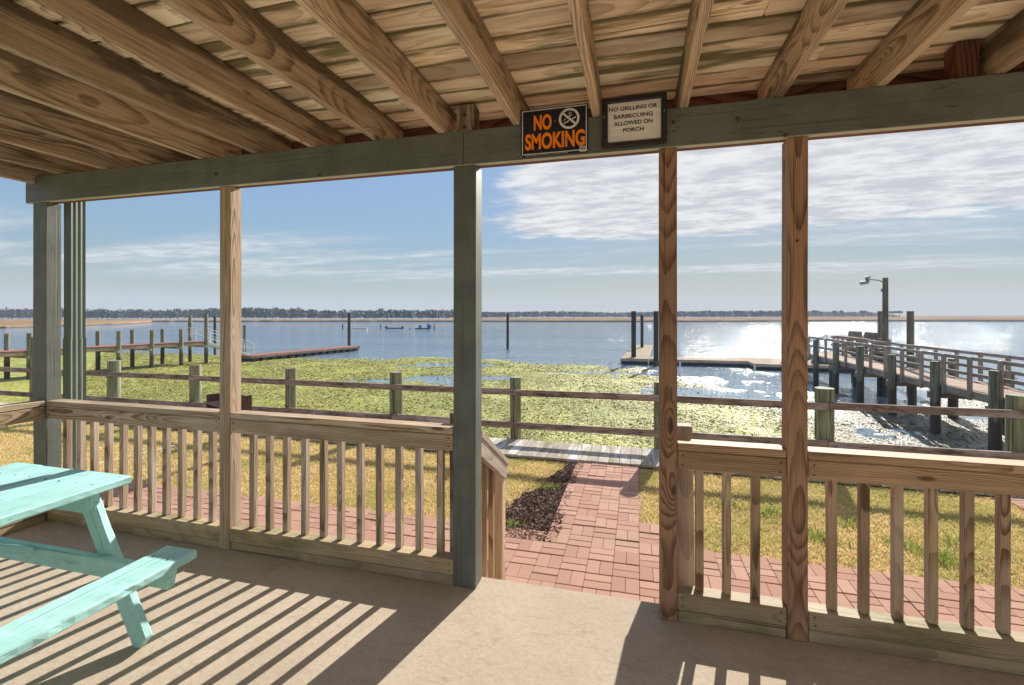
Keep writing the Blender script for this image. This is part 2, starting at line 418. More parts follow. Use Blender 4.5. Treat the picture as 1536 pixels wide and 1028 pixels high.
# ------------------------------------------------------------------ railings
def railing(x0, x1, lefts, label, mat=None, bal=None):
    t = thing('railing_section', ((x0+x1)/2, 2.55, 0), label, 'railing', 'railing sections along the porch edge')
    x0 += .001; x1 -= .001; mat = mat or M['rail']
    def one(nm, lo, hi, m, w=.0008):
        b = MB(); lo = Vector(lo); hi = Vector(hi)
        b.bar((lo.x, (lo.y+hi.y)/2, (lo.z+hi.z)/2), (hi.x, (lo.y+hi.y)/2, (lo.z+hi.z)/2), hi.y-lo.y, hi.z-lo.z, (0, 0, 1), .004, seg=10, warp=w)
        return b.build(nm, m, t)
    one('top_cap', (x0, Y0, .864), (x1, Y0+.104, .902), mat)
    fb = one('face_board', (x0, Y0+.003, .772), (x1, Y0+.041, .861), mat)
    one('bottom_board', (x0, Y0, .060), (x1, Y0+.088, .147), M['base'])
    one('base_board', (x0, Y0+.006, .001), (x1, Y0+.050, .056), M['base'])
    for xx in (x0+.025, x1-.025):
        for zz in (.085, .125, .795, .84):
            m = MB(); m.cyl((xx+R.uniform(-.004, .004), Y0-.0015, zz), (xx, Y0+.01, zz), .0042, n=8); m.build('screw', M['rust'], t)
    for x in lefts:
        b = MB(); dx = R.uniform(-.002, .002)
        b.bar((x+.019, Y0+.061, .148), (x+.019+dx, Y0+.061, .862), .038, .038, (1, 0, 0), .0025, seg=4, warp=.0008)
        b.build('baluster', bal or M['bal'], t)
    return t
M['bal_left'] = wood('grey_pine_baluster_left', (.50, .385, .27), (.19, .12, .07), .9, .7, 30, pale=(.62, .53, .45), pale_amt=.5, vary=.35)
M['bal'] = wood('grey_pine_baluster', (.47, .325, .20), (.16, .09, .045), .95, .6, 30, pale=(.56, .46, .36), pale_amt=.4, vary=.35)
YB = Y0+.042
railing(-4.278, XY(328.5, Y0), [XY(p, YB) for p in (94, 114.4, 135, 156, 178.5, 200, 221, 243, 266, 289.4, 312.5)], 'left railing section beside the corner post, behind the mint picnic table', M['rail_left'], M['bal_left'])
railing(XY(344.5, Y0), -1.014, [XY(p, YB) for p in (373.2, 398, 423.4, 451, 478.9, 505, 534.3, 563.5, 592.7, 622.8, 654.9)], 'long railing section between the brown post and the wide green doorway post', M['rail_left'], M['bal_left'])
railing(.198, .692, [XY(p, YB)-.038 for p in (1055.5, 1096.5, 1140.5)], 'short railing section with three balusters just right of the doorway')
rb = [XY(p, YB)-.038 for p in (1256, 1304.9, 1355.6, 1407.8, 1462, 1517.3)]
while rb[-1] < 2.9: rb.append(rb[-1]+.135)
railing(.783, 3.1, rb, 'railing section running out of the picture on the right')
post('porch_post', 3.1, 3.24, Y0+.002, 2.612, M['green'], 'green post beyond the right end of the railing')
# side railing on the left, running back from the corner post
t = thing('side_railing', (-4.35, 1.0, 0), 'railing at the far left turning back toward the viewer from the corner post', 'railing')
b = MB(); b.bar((-4.33, -1.0, .886), (-4.33, Y0-.002, .886), .1, .038, (0, 0, 1), .004, seg=8, warp=.001); b.build('top_cap', M['rail_left'], t)
b = MB(); b.bar((-4.30, -1.0, .814), (-4.30, Y0-.002, .814), .038, .094, (0, 0, 1), .004, seg=8, warp=.001); b.build('face_board', M['rail_left'], t)
b = MB(); b.bar((-4.31, -1.0, .105), (-4.31, Y0-.002, .105), .07, .088, (0, 0, 1), .004); b.build('bottom_board', M['base'], t)
b = MB(); b.bar((-4.30, -1.0, .029), (-4.30, Y0-.002, .029), .04, .055, (0, 0, 1), .004); b.build('base_board', M['base'], t)
y = 2.24
while y > -.9:
    b = MB(); b.bar((-4.34, y, .15), (-4.34, y, .864), .038, .038, (1, 0, 0), .0025); b.build('baluster', M['bal_left'], t); y -= .14
# the two sloping hand rails beside the step
def wing(x, label, sgn):
    t = thing('step_railing', (x, 2.95, GZ), label, 'railing', 'sloping rails beside the doorway step')
    ya, yb, za, zb = 2.655, 3.24, .84, .495
    sl = (zb-za)/(yb-ya)
    b = MB(); b.bar((x, ya, za), (x, yb+.02, zb+sl*.02), .088, .036, (0, 0, 1), .003); b.build('top_cap', M['grey'], t)
    b = MB(); b.bar((x+.02*sgn, ya, za-.075), (x+.02*sgn, yb, zb-.075), .036, .10, (0, 0, 1), .003); b.build('face_board', M['grey'], t)
    b = MB(); b.bar((x-.01, yb-.045, GZ), (x-.01, yb-.045, zb-.03), .085, .072, (1, 0, 0), .003); b.build('end_post', M['post_grey'], t)
    for k in range(3):
        y = ya+.09+k*.135
        b = MB(); b.bar((x-.012*sgn, y, GZ+.02), (x-.012*sgn, y, za+sl*(y-ya)-.03), .036, .036, (1, 0, 0), .0025); b.build('baluster', M['bal'], t)
wing(-.935, 'sloping weathered rail going down outside the green doorway post', 1)
wing(.205, 'sloping weathered rail hidden behind the right doorway post', -1)

# ------------------------------------------------------------------ beam
t = thing('porch_beam', (0, 2.55, PB), 'long green painted beam across the porch under the joists, with the two signs on it', 'beam')
for (xa, xb) in ((-4.50, -.953), (-.951, 6.4)):
    b = MB(); b.bar((xa, Y0+.019, PB+.0955), (xb, Y0+.019, PB+.0955), .038, .191, (0, 0, 1), .003, seg=14, warp=.0012); b.build('front_board', M['green'], t)
    b = MB(); b.bar((xa, Y0+.0185, PB-.0015), (xb, Y0+.0185, PB-.0015), .035, .003, (0, 0, 1), .0005, seg=6); b.build('bounce_lit_edge', M['pale_green'], t)  # light bounced onto the beam's underside, painted as a pale strip
b = MB(); b.bar((-4.48, 2.573, PB+.098), (6.4, 2.573, PB+.098), .066, .186, (0, 0, 1), .003, seg=14, warp=.001); b.build('back_board', M['rim'], t)
for (px, zz) in ((325, 2.478), (1107, 2.505), (480, 2.41), (1178, 2.405), (1010, 2.52)):
    x = XY(px, Y0); m = MB(); m.cyl((x, Y0-.010, zz), (x, Y0+.004, zz), .009, n=8); m.cyl((x, Y0-.018, zz), (x, Y0-.010, zz), .005, n=8); m.build('bolt', M['rust'], t)
for (px, zz, dx, dz) in ((620, 2.505, .012, -.03), (104, 2.475, .05, -.02), (1108, 2.49, -.004, -.035), (255, 2.50, .02, -.01)):
    x = XY(px, Y0); m = MB(); m.tube([(x, Y0+.002, zz), (x+dx*.6, Y0-.02, zz+dz*.5), (x+dx, Y0-.024, zz+dz)], .0018, 6); m.build('nail', M['steel'], t)

# ------------------------------------------------------------------ joists and ceiling planks
JX = [-4.13, -3.70, -3.26, -2.82, -2.385, -1.955, -1.51, -1.085, -.642, -.207, .229, .659, 1.082, 1.525, 1.96, 2.39, 2.82]
names = ['first', 'second', 'third', 'fourth', 'fifth', 'sixth', 'seventh', 'eighth', 'ninth', 'tenth', 'eleventh', 'twelfth', 'thirteenth', 'fourteenth', 'fifteenth', 'sixteenth', 'seventeenth']
extra = {7: 'joist just left of the wooden block above the green doorway post', 8: 'joist ending beside the left edge of the black and orange sign',
         9: 'twisty grained joist ending between the two signs', 10: 'narrow looking joist ending beside the right edge of the framed notice',
         6: 'joist two left of the black and orange sign, left of the wooden block', 11: 'joist ending above the reddish post right of the doorway pair',
         12: 'joist second from the right that meets the beam in view', 13: 'joist meeting the beam beside the dark block at the right edge'}
for i, x in enumerate(JX):
    b = MB(); w = .040+R.uniform(-.001, .002)
    dx = R.uniform(-.012, .012)
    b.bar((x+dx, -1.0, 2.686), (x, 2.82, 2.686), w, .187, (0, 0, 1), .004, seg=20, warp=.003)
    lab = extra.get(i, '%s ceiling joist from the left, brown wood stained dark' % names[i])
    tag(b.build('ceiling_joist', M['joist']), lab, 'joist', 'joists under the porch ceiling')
b = MB(); b.bar((-4.44, -1.0, 2.66), (-4.42, 2.82, 2.66), .04, .235, (0, 0, 1), .004, seg=12, warp=.002)
tag(b.build('end_joist', M['joist']), 'outermost joist at the left edge of the ceiling, against the sky', 'joist', 'joists under the porch ceiling')
b = MB(); b.bar((-4.5, 2.845, 2.66), (6.4, 2.845, 2.66), .04, .24, (0, 0, 1), .004, seg=10, warp=.002)
tag(b.build('rim_joist', M['rim']), 'dark red brown board closing the joist ends behind the beam', 'joist')
b = MB(); y = 2.86
while y > -1.05:  # roof ends early behind the camera to let fill light in
    w = .138
    xs = [-4.55, R.uniform(-3.2, -1.0), R.uniform(.2, 2.6), 6.4]
    for xa, xb in zip(xs[:-1], xs[1:]):
        b.bar((xa+.001, y-w/2, 2.80+R.uniform(-.001, .001)), (xb-.001, y-w/2, 2.80), w, .038, (0, 0, 1), .004, seg=5, warp=.001)
    y -= w+.006
tag(b.build('ceiling_planks', M['deck']), 'underside of the deck planks above the joists, pale wood with green brown stains', 'ceiling')
b = MB(); b.box((-4.6, -1.1, 2.823), (6.4, 2.9, 2.84), .001, axis=0); tag(b.build('sky_block_sheet', M['rim']), 'unseen dark sheet added over the ceiling planks to block sky light', 'roof')  # unseen sheet added to keep sky light out of the plank gaps
for (xa, xb, z1, m, lab) in ((-1.012, -.905, 2.765, 'joist', 'short wooden block with two bolt holes above the green doorway post'),
                             (-3.40, -3.33, 2.75, 'joist', 'short wooden block between the joists near the left end of the beam'),
                             (1.39, 1.475, 2.775, 'rim', 'dark short block beside the last joist at the right edge')):
    t = thing('wood_block', ((xa+xb)/2, 2.6, 2.592), lab, 'wood block', 'blocks standing on the beam between joists')
    b = MB(); b.bar(((xa+xb)/2, 2.60, 2.592), ((xa+xb)/2, 2.60, z1), .10, xb-xa, (1, 0, 0), .004); b.build('block', M[m], t)
    if xa == -1.012:
        for zz in (2.635, 2.705):
            m2 = MB(); m2.cyl((-.963, 2.5485, zz), (-.963, 2.56, zz), .011, n=12); m2.build('bolt_hole', M['ink'], t)

# ------------------------------------------------------------------ signs
def text(body, x0, x1, z0, z1, y, mat, parent, name='lettering', bold=0.0, depth=.0008, space=1.0):
    cu = bpy.data.curves.new('txt', 'FONT'); cu.body = body; cu.offset = bold; cu.extrude = .01; cu.space_character = space
    to = bpy.data.objects.new('txt', cu); col.objects.link(to)
    dg = bpy.context.evaluated_depsgraph_get(); me = bpy.data.meshes.new_from_object(to.evaluated_get(dg))
    bpy.data.objects.remove(to); bpy.data.curves.remove(cu)
    n = len(me.vertices); a = np.empty(n*3, dtype=np.float32); me.vertices.foreach_get('co', a); a = a.reshape(-1, 3)
    mn, mx = a.min(0), a.max(0)
    X = x0+(a[:, 0]-mn[0])/(mx[0]-mn[0])*(x1-x0); Z = z0+(a[:, 1]-mn[1])/(mx[1]-mn[1])*(z1-z0)
    Yv = y - depth*(a[:, 2] > 0)
    out = np.stack([X, Yv, Z], 1)-np.array(parent.location, dtype=np.float32)
    me.vertices.foreach_set('co', out.astype(np.float32).ravel()); me.update(); me.name = name
    me.materials.clear(); me.materials.append(mat)
    o = bpy.data.objects.new(name, me); col.objects.link(o); o.parent = parent
    return o
YS = 2.493
t = thing('no_smoking_sign', (-.43, YS, 2.41), 'black sign with orange NO SMOKING and a crossed out cigarette, fixed to the beam', 'sign')
b = MB(); b.box((-.613, YS, 2.409), (-.249, YS+.004, 2.665), .001, axis=0); b.build('panel', M['sign_black'], t)
b = MB(); y = YS-.0009
bx0, bx1, bz0, bz1 = -.606, -.2555, 2.419, 2.659; w = .0045
b.box((bx0, y, bz0), (bx1, YS, bz0+w), .0002, 0); b.box((bx0, y, bz1-w), (bx1, YS, bz1), .0002, 0)
b.box((bx0, y, bz0+w), (bx0+w, YS, bz1-w), .0002, 2); b.box((bx1-w, y, bz0+w), (bx1, YS, bz1-w), .0002, 2)
b.build('border', M['sign_grey'], t)
text('NO', -.541, -.443, 2.546, 2.630, YS-.0003, M['orange'], t, bold=.035)
text('SMOKING', -.5885, -.2650, 2.443, 2.531, YS-.0003, M['orange'], t, bold=.035)
# prohibition symbol
b = MB(); cx, cz, ro, ri = -.3486, 2.594, .0553, .0430; N = 48; base = 0
for k in range(N):
    th = 2*math.pi*k/N
    for (r, yy) in ((ro, YS), (ro, y), (ri, y), (ri, YS)):
        b.v.append(Vector((cx+r*math.cos(th), yy, cz+r*math.sin(th)))); b.g.append((0, 0, 0)); b.r.append(0)
for k in range(N):
    k2 = (k+1) % N
    for j in range(3): b.f.append((k*4+j, k*4+j+1, k2*4+j+1, k2*4+j))
def strip(pts, w):
    for (p, q) in zip(pts[:-1], pts[1:]):
        dx, dz = q[0]-p[0], q[1]-p[1]; L = math.hypot(dx, dz); nx, nz = -dz/L*w/2, dx/L*w/2
        b.prism([(cx+p[0]+nx, cz+p[1]+nz), (cx+q[0]+nx, cz+q[1]+nz), (cx+q[0]-nx, cz+q[1]-nz), (cx+p[0]-nx, cz+p[1]-nz)], y, YS)
strip([(-.033, .030), (.033, -.030)], .0105)
strip([(-.028, -.024), (.000, -.012)], .006); strip([(.010, -.007), (.036, .005)], .006)
strip([(-.028, -.010), (-.021, .000), (-.016, -.003)], .0025)
strip([(-.004, .012), (.004, .018), (.000, .026), (.004, .034)], .003); strip([(.002, .008), (.012, .016), (.012, .026), (.008, .032)], .0025)
b.build('no_smoking_symbol', M['sign_grey'], t)
b = MB(); b.box((-.2935, YS-.0014, 2.412), (-.2570, YS-.0010, 2.440), .0001, 0); bc = b.build('barcode_sticker', M['paper'], t)
b = MB(); x = -.2900
while x < -.2615:
    w = R.choice((.0008, .0014, .002)); b.box((x, YS-.0018, 2.420), (x+w, YS-.0015, 2.437), .0001, 2); x += w+R.choice((.001, .0016))
b.build('bars', M['ink'], t)
b = MB()
x = -.585
while x < -.36:
    w = R.uniform(.004, .014); b.box((x, YS-.0006, 2.4125), (x+w, YS-.0002, 2.4150), .0001, 0); x += w+R.uniform(.002, .006)
b.build('small_print', M['sign_grey'], t)
for (sx, sz) in ((-.609, 2.412), (-.2515, 2.416), (-.424, 2.586)):
    m = MB(); m.cyl((sx, YS-.003, sz), (sx, YS, sz), .0032, n=10); m.build('screw', M['steel'], t)

t = thing('framed_notice', (-.015, YS, 2.416), 'black framed white notice about grilling and barbecuing, right of the no smoking sign', 'notice')
fo, fi = (-.176, .146, 2.414, 2.672), (-.146, .118, 2.441, 2.645)
b = MB()
b.box((fo[0], YS-.016, fo[2]), (fo[1], YS+.006, fi[2]), .004, 0); b.box((fo[0], YS-.016, fi[3]), (fo[1], YS+.006, fo[3]), .004, 0)
b.box((fo[0], YS-.0155, fi[2]), (fi[0], YS+.006, fi[3]), .004, 2); b.box((fi[1], YS-.0155, fi[2]), (fo[1], YS+.006, fi[3]), .004, 2)
b.build('frame', M['frame'], t)
# paper, gently buckled
nx, nz = 30, 24; V = []; Fq = []
for j in range(nz+1):
    for i in range(nx+1):
        x = fi[0]+(fi[1]-fi[0])*i/nx; z = fi[2]+(fi[3]-fi[2])*j/nz
        V.append((x-t.location.x, -.001+.0006*mnoise.noise(Vector((x*8, 1, z*60))), z-t.location.z))
for j in range(nz):
    for i in range(nx):
        a = j*(nx+1)+i; Fq.append((a, a+1, a+nx+2, a+nx+1))
o = raw('paper', V, Fq, M['paper'], smooth=True); o.parent = t
yp = YS-.002
for (s_, xa, xb, zc) in (('NO GRILLING OR', -.1395, .100, 2.6135), ('BARBECUING', -.116, .078, 2.5735), ('ALLOWED ON', -.116, .078, 2.5375), ('PORCH', -.069, .034, 2.501)):
    text(s_, xa, xb, zc-.0105, zc+.0105, yp, M['ink'], t, bold=.018)
for (sx, sz) in ((-.166, 2.575), (.134, 2.575)):
    m = MB(); m.cyl((sx, YS-.019, sz), (sx, YS-.015, sz), .0035, n=10); m.build('screw', M['steel'], t)

# ------------------------------------------------------------------ downspout
t = thing('downspout', (-4.39, 2.74, GZ), 'green corrugated downspout standing just right of the corner post, outside the rail', 'downspout')
def spout(z0, z1, cx, cy, w, d, parent, nm):
    prof = []
    for (ax, ay, bx, by) in ((-1, -1, 1, -1), (1, -1, 1, 1), (1, 1, -1, 1), (-1, 1, -1, -1)):
        for k in range(16):
            f = k/16; x = ax+(bx-ax)*f; yv = ay+(by-ay)*f
            e = -.11*(.5-.5*math.cos(f*2*math.pi*3))
            if ax == bx: x *= 1+e*1.2
            else: yv *= 1+e*1.2
            prof.append((x*w/2, yv*d/2))
    b = MB(); n = len(prof)
    for z in (z0, z1):
        for (x, yv) in prof: b.v.append(Vector((cx+x, cy+yv, z))); b.g.append((z, x, yv)); b.r.append(.5)
    for k in range(n): k2 = (k+1) % n; b.f.append((k, k2, n+k2, n+k))
    b.f.append(tuple(reversed(range(n)))); b.f.append(tuple(range(n, 2*n)))
    return b.build(nm, M['green2'], parent)
dsx = (XY(97, 2.70)+XY(125, 2.78))/2; dw = .082
spout(1.30, 2.9, dsx, 2.745, dw, .10, t, 'upper_pipe'); spout(GZ+.1, 1.36, dsx-.001, 2.745, dw*1.07, .108, t, 'lower_pipe')
b = MB(); b.bar((dsx, 2.75, GZ+.12), (dsx, 2.98, GZ+.05), .085, .07, (0, 0, 1), .01); b.build('outlet', M['green2'], t)

# ------------------------------------------------------------------ picnic table
t = thing('picnic_table', (-2.87, .9, 0), 'mint green wooden picnic table with attached benches at the left', 'picnic table')
TX0, TX1, TYa, TYb = -3.292, -2.447, -.05, 1.79
w = (TX1-TX0)/4
for k in range(4):
    b = MB(); x = TX0+w*(k+.5); b.bar((x, TYa, .722), (x, TYb+(.004, -.003, .002, 0)[k], .722), w-.004, .038, (0, 0, 1), .006, seg=44, warp=.0012, jag=.0011)
    b.build('table_plank', M['mint'], t)
for (xa, xb) in ((-2.170, -1.988), (-3.752, -3.57)):
    b = MB(); b.bar(((xa+xb)/2, TYa-.02, .432), ((xa+xb)/2, TYb-.045, .432), xb-xa, .038, (0, 0, 1), .006, seg=44, warp=.0015, jag=.0012); b.build('bench_plank', M['mint'], t)
cxm = -2.87
for (xs_, zt_) in ((TX0, .741), (None, .451)):
    for yy in (1.64, .12):
        for k in range(4 if xs_ else 2):
            for off in (-.05, .05):
                x = TX0+w*(k+.5)+off if xs_ else ((-2.079, -3.661)[k]+off*.9)
                m = MB(); m.cyl((x, yy+R.uniform(-.01, .01), zt_-.004), (x, yy, zt_+.0008), .0036, n=8); m.build('screw', M['rust'], t)
for (yf, dr) in ((1.62, 1), (.10, -1)):
    b = MB(); b.prism([(-3.265, .702), (-2.477, .702), (-2.477, .655), (-2.515, .612), (-3.225, .612), (-3.265, .655)], yf, yf+.038); b.build('cleat', M['mint'], t)
    for sg in (1, -1):
        b = MB(); y = yf+.039+.019
        xt, xb_ = .315*sg, .645*sg
        b.bar((cxm+xb_-.0*sg, y, .006), (cxm+xt-.04*sg, y, .69), .038, .094, (1, 0, 0), .005, end0=.5*sg, end1=.5*sg, seg=12, jag=.0009); b.build('leg', M['mint'], t)
    b = MB(); b.bar((-3.735, yf+.019, .367), (-2.9, yf+.019, .367), .038, .088, (0, 0, 1), .005); b.build('seat_support', M['mint'], t)
    b = MB(); b.bar((-2.897, yf+.0195, .367), (-2.008, yf+.0195, .367), .038, .088, (0, 0, 1), .005, end1=.25); b.build('seat_support', M['mint'], t)
    b = MB(); b.bar((cxm, yf-.02*dr if dr > 0 else yf+.06, .40), (cxm, yf-.55*dr, .70), .09, .038, (0, 0, 1), .004); b.build('brace', M['mint'], t)

# ------------------------------------------------------------------ ground: soil sheet, bricks, lawn, mulch
def mk():
    s = NT('dry_lawn_soil'); tc = s.n('TexCoord').outputs['Object']
    c = s.mix(s.ramp(s.noise(tc, 1.4, 4.0, .6), .35, .65), (.52, .38, .19), (.46, .37, .15))
    c = s.mix(s.ramp(s.noise(tc, 45.0, 4.0, .7), .45, .7, 0, .8), c, (.22, .15, .07))
    return s.base(c, .95, s.bump(s.noise(tc, 60.0, 4.0, .7), .8, .02), 0.0)
M['soil'] = mk()
b = MB(); b.box((-60, -30, -2.3), (60, 7.30, GZ-.045), .002, axis=0)
struct(b.build('ground', M['soil']))
def mk():
    s = NT('red_paver'); tc = s.n('TexCoord').outputs['Object']; rn = s.n('Attribute', attribute_name='rnd').outputs['Fac']
    c = s.mix(rn, (.35, .195, .145), (.43, .26, .195))
    nz = s.noise(tc, 170.0, 3.0, .7)
    c = s.mix(s.ramp(nz, .58, .75, 0, .6), c, (.56, .44, .38)); c = s.mix(s.ramp(nz, .42, .3, 0, .5), c, (.22, .10, .075))
    c = s.mix(s.ramp(s.noise(tc, 1.3, 4.0, .6), .50, .68, 0, .4), c, (.31, .23, .15))
    return s.base(c, .9, s.bump(nz, .5, .003), .06)
M['brick'] = mk()
def mk():
    s = NT('joint_sand'); tc = s.n('TexCoord').outputs['Object']
    c = s.mix(s.ramp(s.noise(tc, 18.0, 4.0, .6), .4, .65), (.30, .20, .14), (.20, .16, .09))
    return s.base(c, .95)
M['sand'] = mk()
b = MB(); b.box((-12, 2.60, GZ-.10), (6.5, 4.02, GZ-.022), .002, 0); b.box((-.72, 4.021, GZ-.10), (.05, 6.32, GZ-.022), .002, 1); b.box((3.85, 4.021, GZ-.10), (4.75, 6.32, GZ-.022), .002, 1)
struct(b.build('paver_bed', M['sand']))
b = MB(); PXo, PYo, P = -.382, 3.829, .2
def cell(i, j):
    x, y = PXo+i*P, PYo+j*P; g = .0035; gx_ = .0012
    tl = R.uniform(-.004, .004)
    for k in range(2):
        z = GZ+tl+R.uniform(-.002, .002)
        if (i+j) % 2 == 0: b.box((x+gx_, y+k*P/2+g, z-.05), (x+P-gx_, y+(k+1)*P/2-g*1.3, z), .003, 0)
        else: b.box((x+k*P/2+gx_, y+g, z-.05), (x+(k+1)*P/2-gx_, y+P-g*1.3, z), .003, 1)
for i in range(-58, 35):
    for j in range(-6, 2): cell(i, j)
for j in range(2, 13):
    for i in range(-2, 3):
        if i == 2 and j > 3: continue
        cell(i, j)
    for i in range(21, 25): cell(i, j)
struct(b.build('brick_path', M['brick']))

def sheet(name, x0, x1, y0, y1, nx, ny, hf, mat, smooth=True):
    xs = np.linspace(x0, x1, nx+1); ys = np.linspace(y0, y1, ny+1); V = []
    for yv in ys:
        for xv in xs: V.append((xv, yv, hf(xv, yv)))
    a = np.arange(nx)[None, :]+np.arange(ny)[:, None]*(nx+1)
    Fq = np.stack([a, a+1, a+nx+2, a+nx+1], -1).reshape(-1, 4)
    return raw(name, V, Fq, mat, smooth=smooth)
def nz2(x, y, s=1.0, o=0.0): return mnoise.fractal(Vector((x*s+o, y*s, o)), 1.0, 2.0, 4)
def edge_n(x): return .045*nz2(x, 0, 2.2, 3)
def is_mulch(x, y):
    if x > -.70+edge_n(y) or y > 6.3: return False
    le = -1.42+(y-4.1)*.24+.10*nz2(y, 1, 2.5, 8)
    return x > le
def is_path(x, y):
    if y < 4.03+.05*nz2(x, 0, 1.7, 5): return True
    if -.72 < x < .03+.07*nz2(y, 0, 1.6, 2) - (.0 if y < 4.6 else .05): return True
    return 3.83 < x < 4.77
def is_walk(y): return y > 6.31
# lawn surface
GH = lambda x, y: GZ-.028+.012*nz2(x, y, 1.6)
lw = sheet('lawn_surface', -30, 20, 4.0, 6.36, 500, 40, GH, M['soil']); struct(lw)
def blades(name, n, test, hmin, hmax, mat, zone, lean=.8, wid=.0035, zf=GH, clump=None):
    out_p = []
    while len(out_p) < n:
        if clump:
            c0 = R.choice(clump); x = c0[0]+R.gauss(0, c0[2]); y = c0[1]+R.gauss(0, c0[2]*.8)
        else:
            u = R.random(); x = zone[0]+(zone[1]-zone[0])*u; y = R.uniform(zone[2], zone[3])
        if not test(x, y): continue
        out_p.append((x, y, zf(x, y)))
    Pp = np.array(out_p); n = len(Pp)
    th = NP.uniform(0, 2*math.pi, n); h = NP.uniform(hmin, hmax, n); ln = NP.uniform(.1, 1, n)*lean*h; la = NP.uniform(0, 2*math.pi, n)
    wv = NP.uniform(.6, 1.4, n)*wid
    dx, dy = np.cos(th)*wv, np.sin(th)*wv
    bx, by = np.cos(la)*ln, np.sin(la)*ln
    v0 = Pp+np.stack([-dx, -dy, 0*h], 1); v1 = Pp+np.stack([dx, dy, 0*h], 1)
    v2 = Pp+np.stack([dx*.7+bx*.4, dy*.7+by*.4, h*.6], 1); v3 = Pp+np.stack([bx, by, h], 1)
    V = np.stack([v0, v1, v2, v3], 1).reshape(-1, 3)
    Fq = (np.arange(n)*4)[:, None]+np.array([0, 1, 2, 3])[None, :]
    rn = np.repeat(NP.uniform(0, 1, n), 4)
    patch = np.repeat(np.array([nz2(p[0], p[1], .9, 11)+(.24 if p[0] > .1 else (.08 if p[0] > -1.2 else -.05)) for p in out_p]), 4)
    o = raw(name, V, Fq, mat, {'rnd': ('FLOAT', rn), 'patch': ('FLOAT', patch)})
    o['kind'] = 'stuff'
    return o
def mk(nm, cols, patchcol=None):
    s = NT(nm); rn = s.n('Attribute', attribute_name='rnd').outputs['Fac']; pt = s.n('Attribute', attribute_name='patch').outputs['Fac']
    cr = s.n('ValToRGB'); s.put(cr, 0, rn); cr.color_ramp.interpolation = 'CONSTANT'
    els = cr.color_ramp.elements
    while len(els) < len(cols): els.new(.5)
    for e, (p, c) in zip(els, cols): e.position = p; e.color = c+(1,)
    c = cr.outputs[0]
    if patchcol: c = s.mix(s.ramp(pt, .0, .45, 0, .6), c, patchcol)
    s.base(c, .7)
    tr = s.n('BsdfTranslucent'); s.put(tr, 'Color', c)
    mx = s.n('MixShader'); mx.inputs[0].default_value = .3; s.put(mx, 1, s.b.outputs[0]); s.put(mx, 2, tr.outputs[0])
    s.t.links.new(mx.outputs[0], s.out.inputs[0])
    return s.m
M['straw'] = mk('dry_grass', [(0, (.82, .58, .27)), (.22, (.88, .66, .34)), (.45, (.64, .49, .20)), (.64, (.46, .42, .13)), (.78, (.90, .78, .50)), (.92, (.30, .36, .09))], (.40, .42, .11))
M['fresh'] = mk('fresh_grass', [(0, (.17, .25, .04)), (.4, (.28, .36, .07)), (.75, (.42, .44, .14))])
lawn_ok = lambda x, y: not is_path(x+R.gauss(0, .018), y+R.gauss(0, .035)) and not is_mulch(x, y) and not is_walk(y)
g = blades('lawn_grass', 230000, lawn_ok, .010, .034, M['straw'], (-10.5, 5.2, 3.98, 6.33), wid=.0022, lean=1.3)
tag(g, 'short dry straw coloured lawn with greener patches', 'grass')
g = blades('lawn_grass', 22000, lawn_ok, .018, .045, M['straw'], (-19, -10.5, 3.98, 6.33), wid=.006)
tag(g, 'dry lawn continuing on the far left beyond the corner post', 'grass')
cl = [(XY(p, y_)+0, y_, s_) for (p, y_, s_) in ((1270, 5.15, .09), (1150, 5.25, .10), (1385, 4.75, .10), (1420, 4.6, .08), (1430, 4.95, .10), (1085, 5.35, .12), (1200, 4.9, .07), (770, 4.28, .05), (820, 5.3, .07), (1010, 5.3, .08), (1345, 4.85, .05), (1235, 4.75, .08))]
g = blades('grass_tufts', 1500, lambda x, y: not is_walk(y) and not is_path(x, y), .03, .075, M['fresh'], None, clump=cl, wid=.004)
tag(g, 'bright green tufts growing in the dry lawn', 'grass')
# mulch
def mk():
    s = NT('mulch_chips'); rn = s.n('Attribute', attribute_name='rnd').outputs['Fac']
    c = s.mix(rn, (.06, .03, .022), (.36, .22, .16))
    return s.base(c, .9)
M['mulch'] = mk()
pts = []
while len(pts) < 16000:
    x = R.uniform(-1.6, -.6); y = R.uniform(4.03, 6.32)
    if is_mulch(x, y) or (R.random() < .05 and is_mulch(x+.1, y)): pts.append((x, y, GZ-.018+R.uniform(0, .02)))
Pp = np.array(pts); n = len(Pp); q = NP.normal(size=(n, 3)); q[:, 2] *= .3; q /= np.linalg.norm(q, axis=1)[:, None]
q2 = np.cross(q, NP.normal(size=(n, 3))); q2 /= np.linalg.norm(q2, axis=1)[:, None]
la = NP.uniform(.006, .02, (n, 1)); lb = NP.uniform(.002, .005, (n, 1))
V = np.stack([Pp-q*la-q2*lb, Pp+q*la-q2*lb, Pp+q*la+q2*lb, Pp-q*la+q2*lb], 1).reshape(-1, 3)
o = raw('mulch_bed', V, (np.arange(n)*4)[:, None]+np.arange(4)[None, :], M['mulch'], {'rnd': ('FLOAT', np.repeat(NP.uniform(0, 1, n)**1.8, 4))})
tag(o, 'dark brown mulch bed along the left side of the brick path', 'mulch', kind='stuff')
o = sheet('mulch_soil', -1.5, -.71, 4.03, 6.32, 20, 50, lambda x, y: GZ-.012+.006*nz2(x, y, 6) - (0 if is_mulch(x, y) else .05), M['mulch']); struct(o)
# thin white line on the left lawn
b = MB(); p0 = polar(148, 704*1.96/(695-472)); p1 = polar(265, 704*1.96/(667-472)); pts = []
for k in range(14):
    f = k/13; pts.append((p0[0]+(p1[0]-p0[0])*f, p0[1]+(p1[1]-p0[1])*f+.03*math.sin(f*5), GZ+.012))
b.tube(pts, .008, 8); tag(b.build('garden_hose', M['white_line']), 'thin pale hose lying across the dry lawn behind the left railing', 'hose')

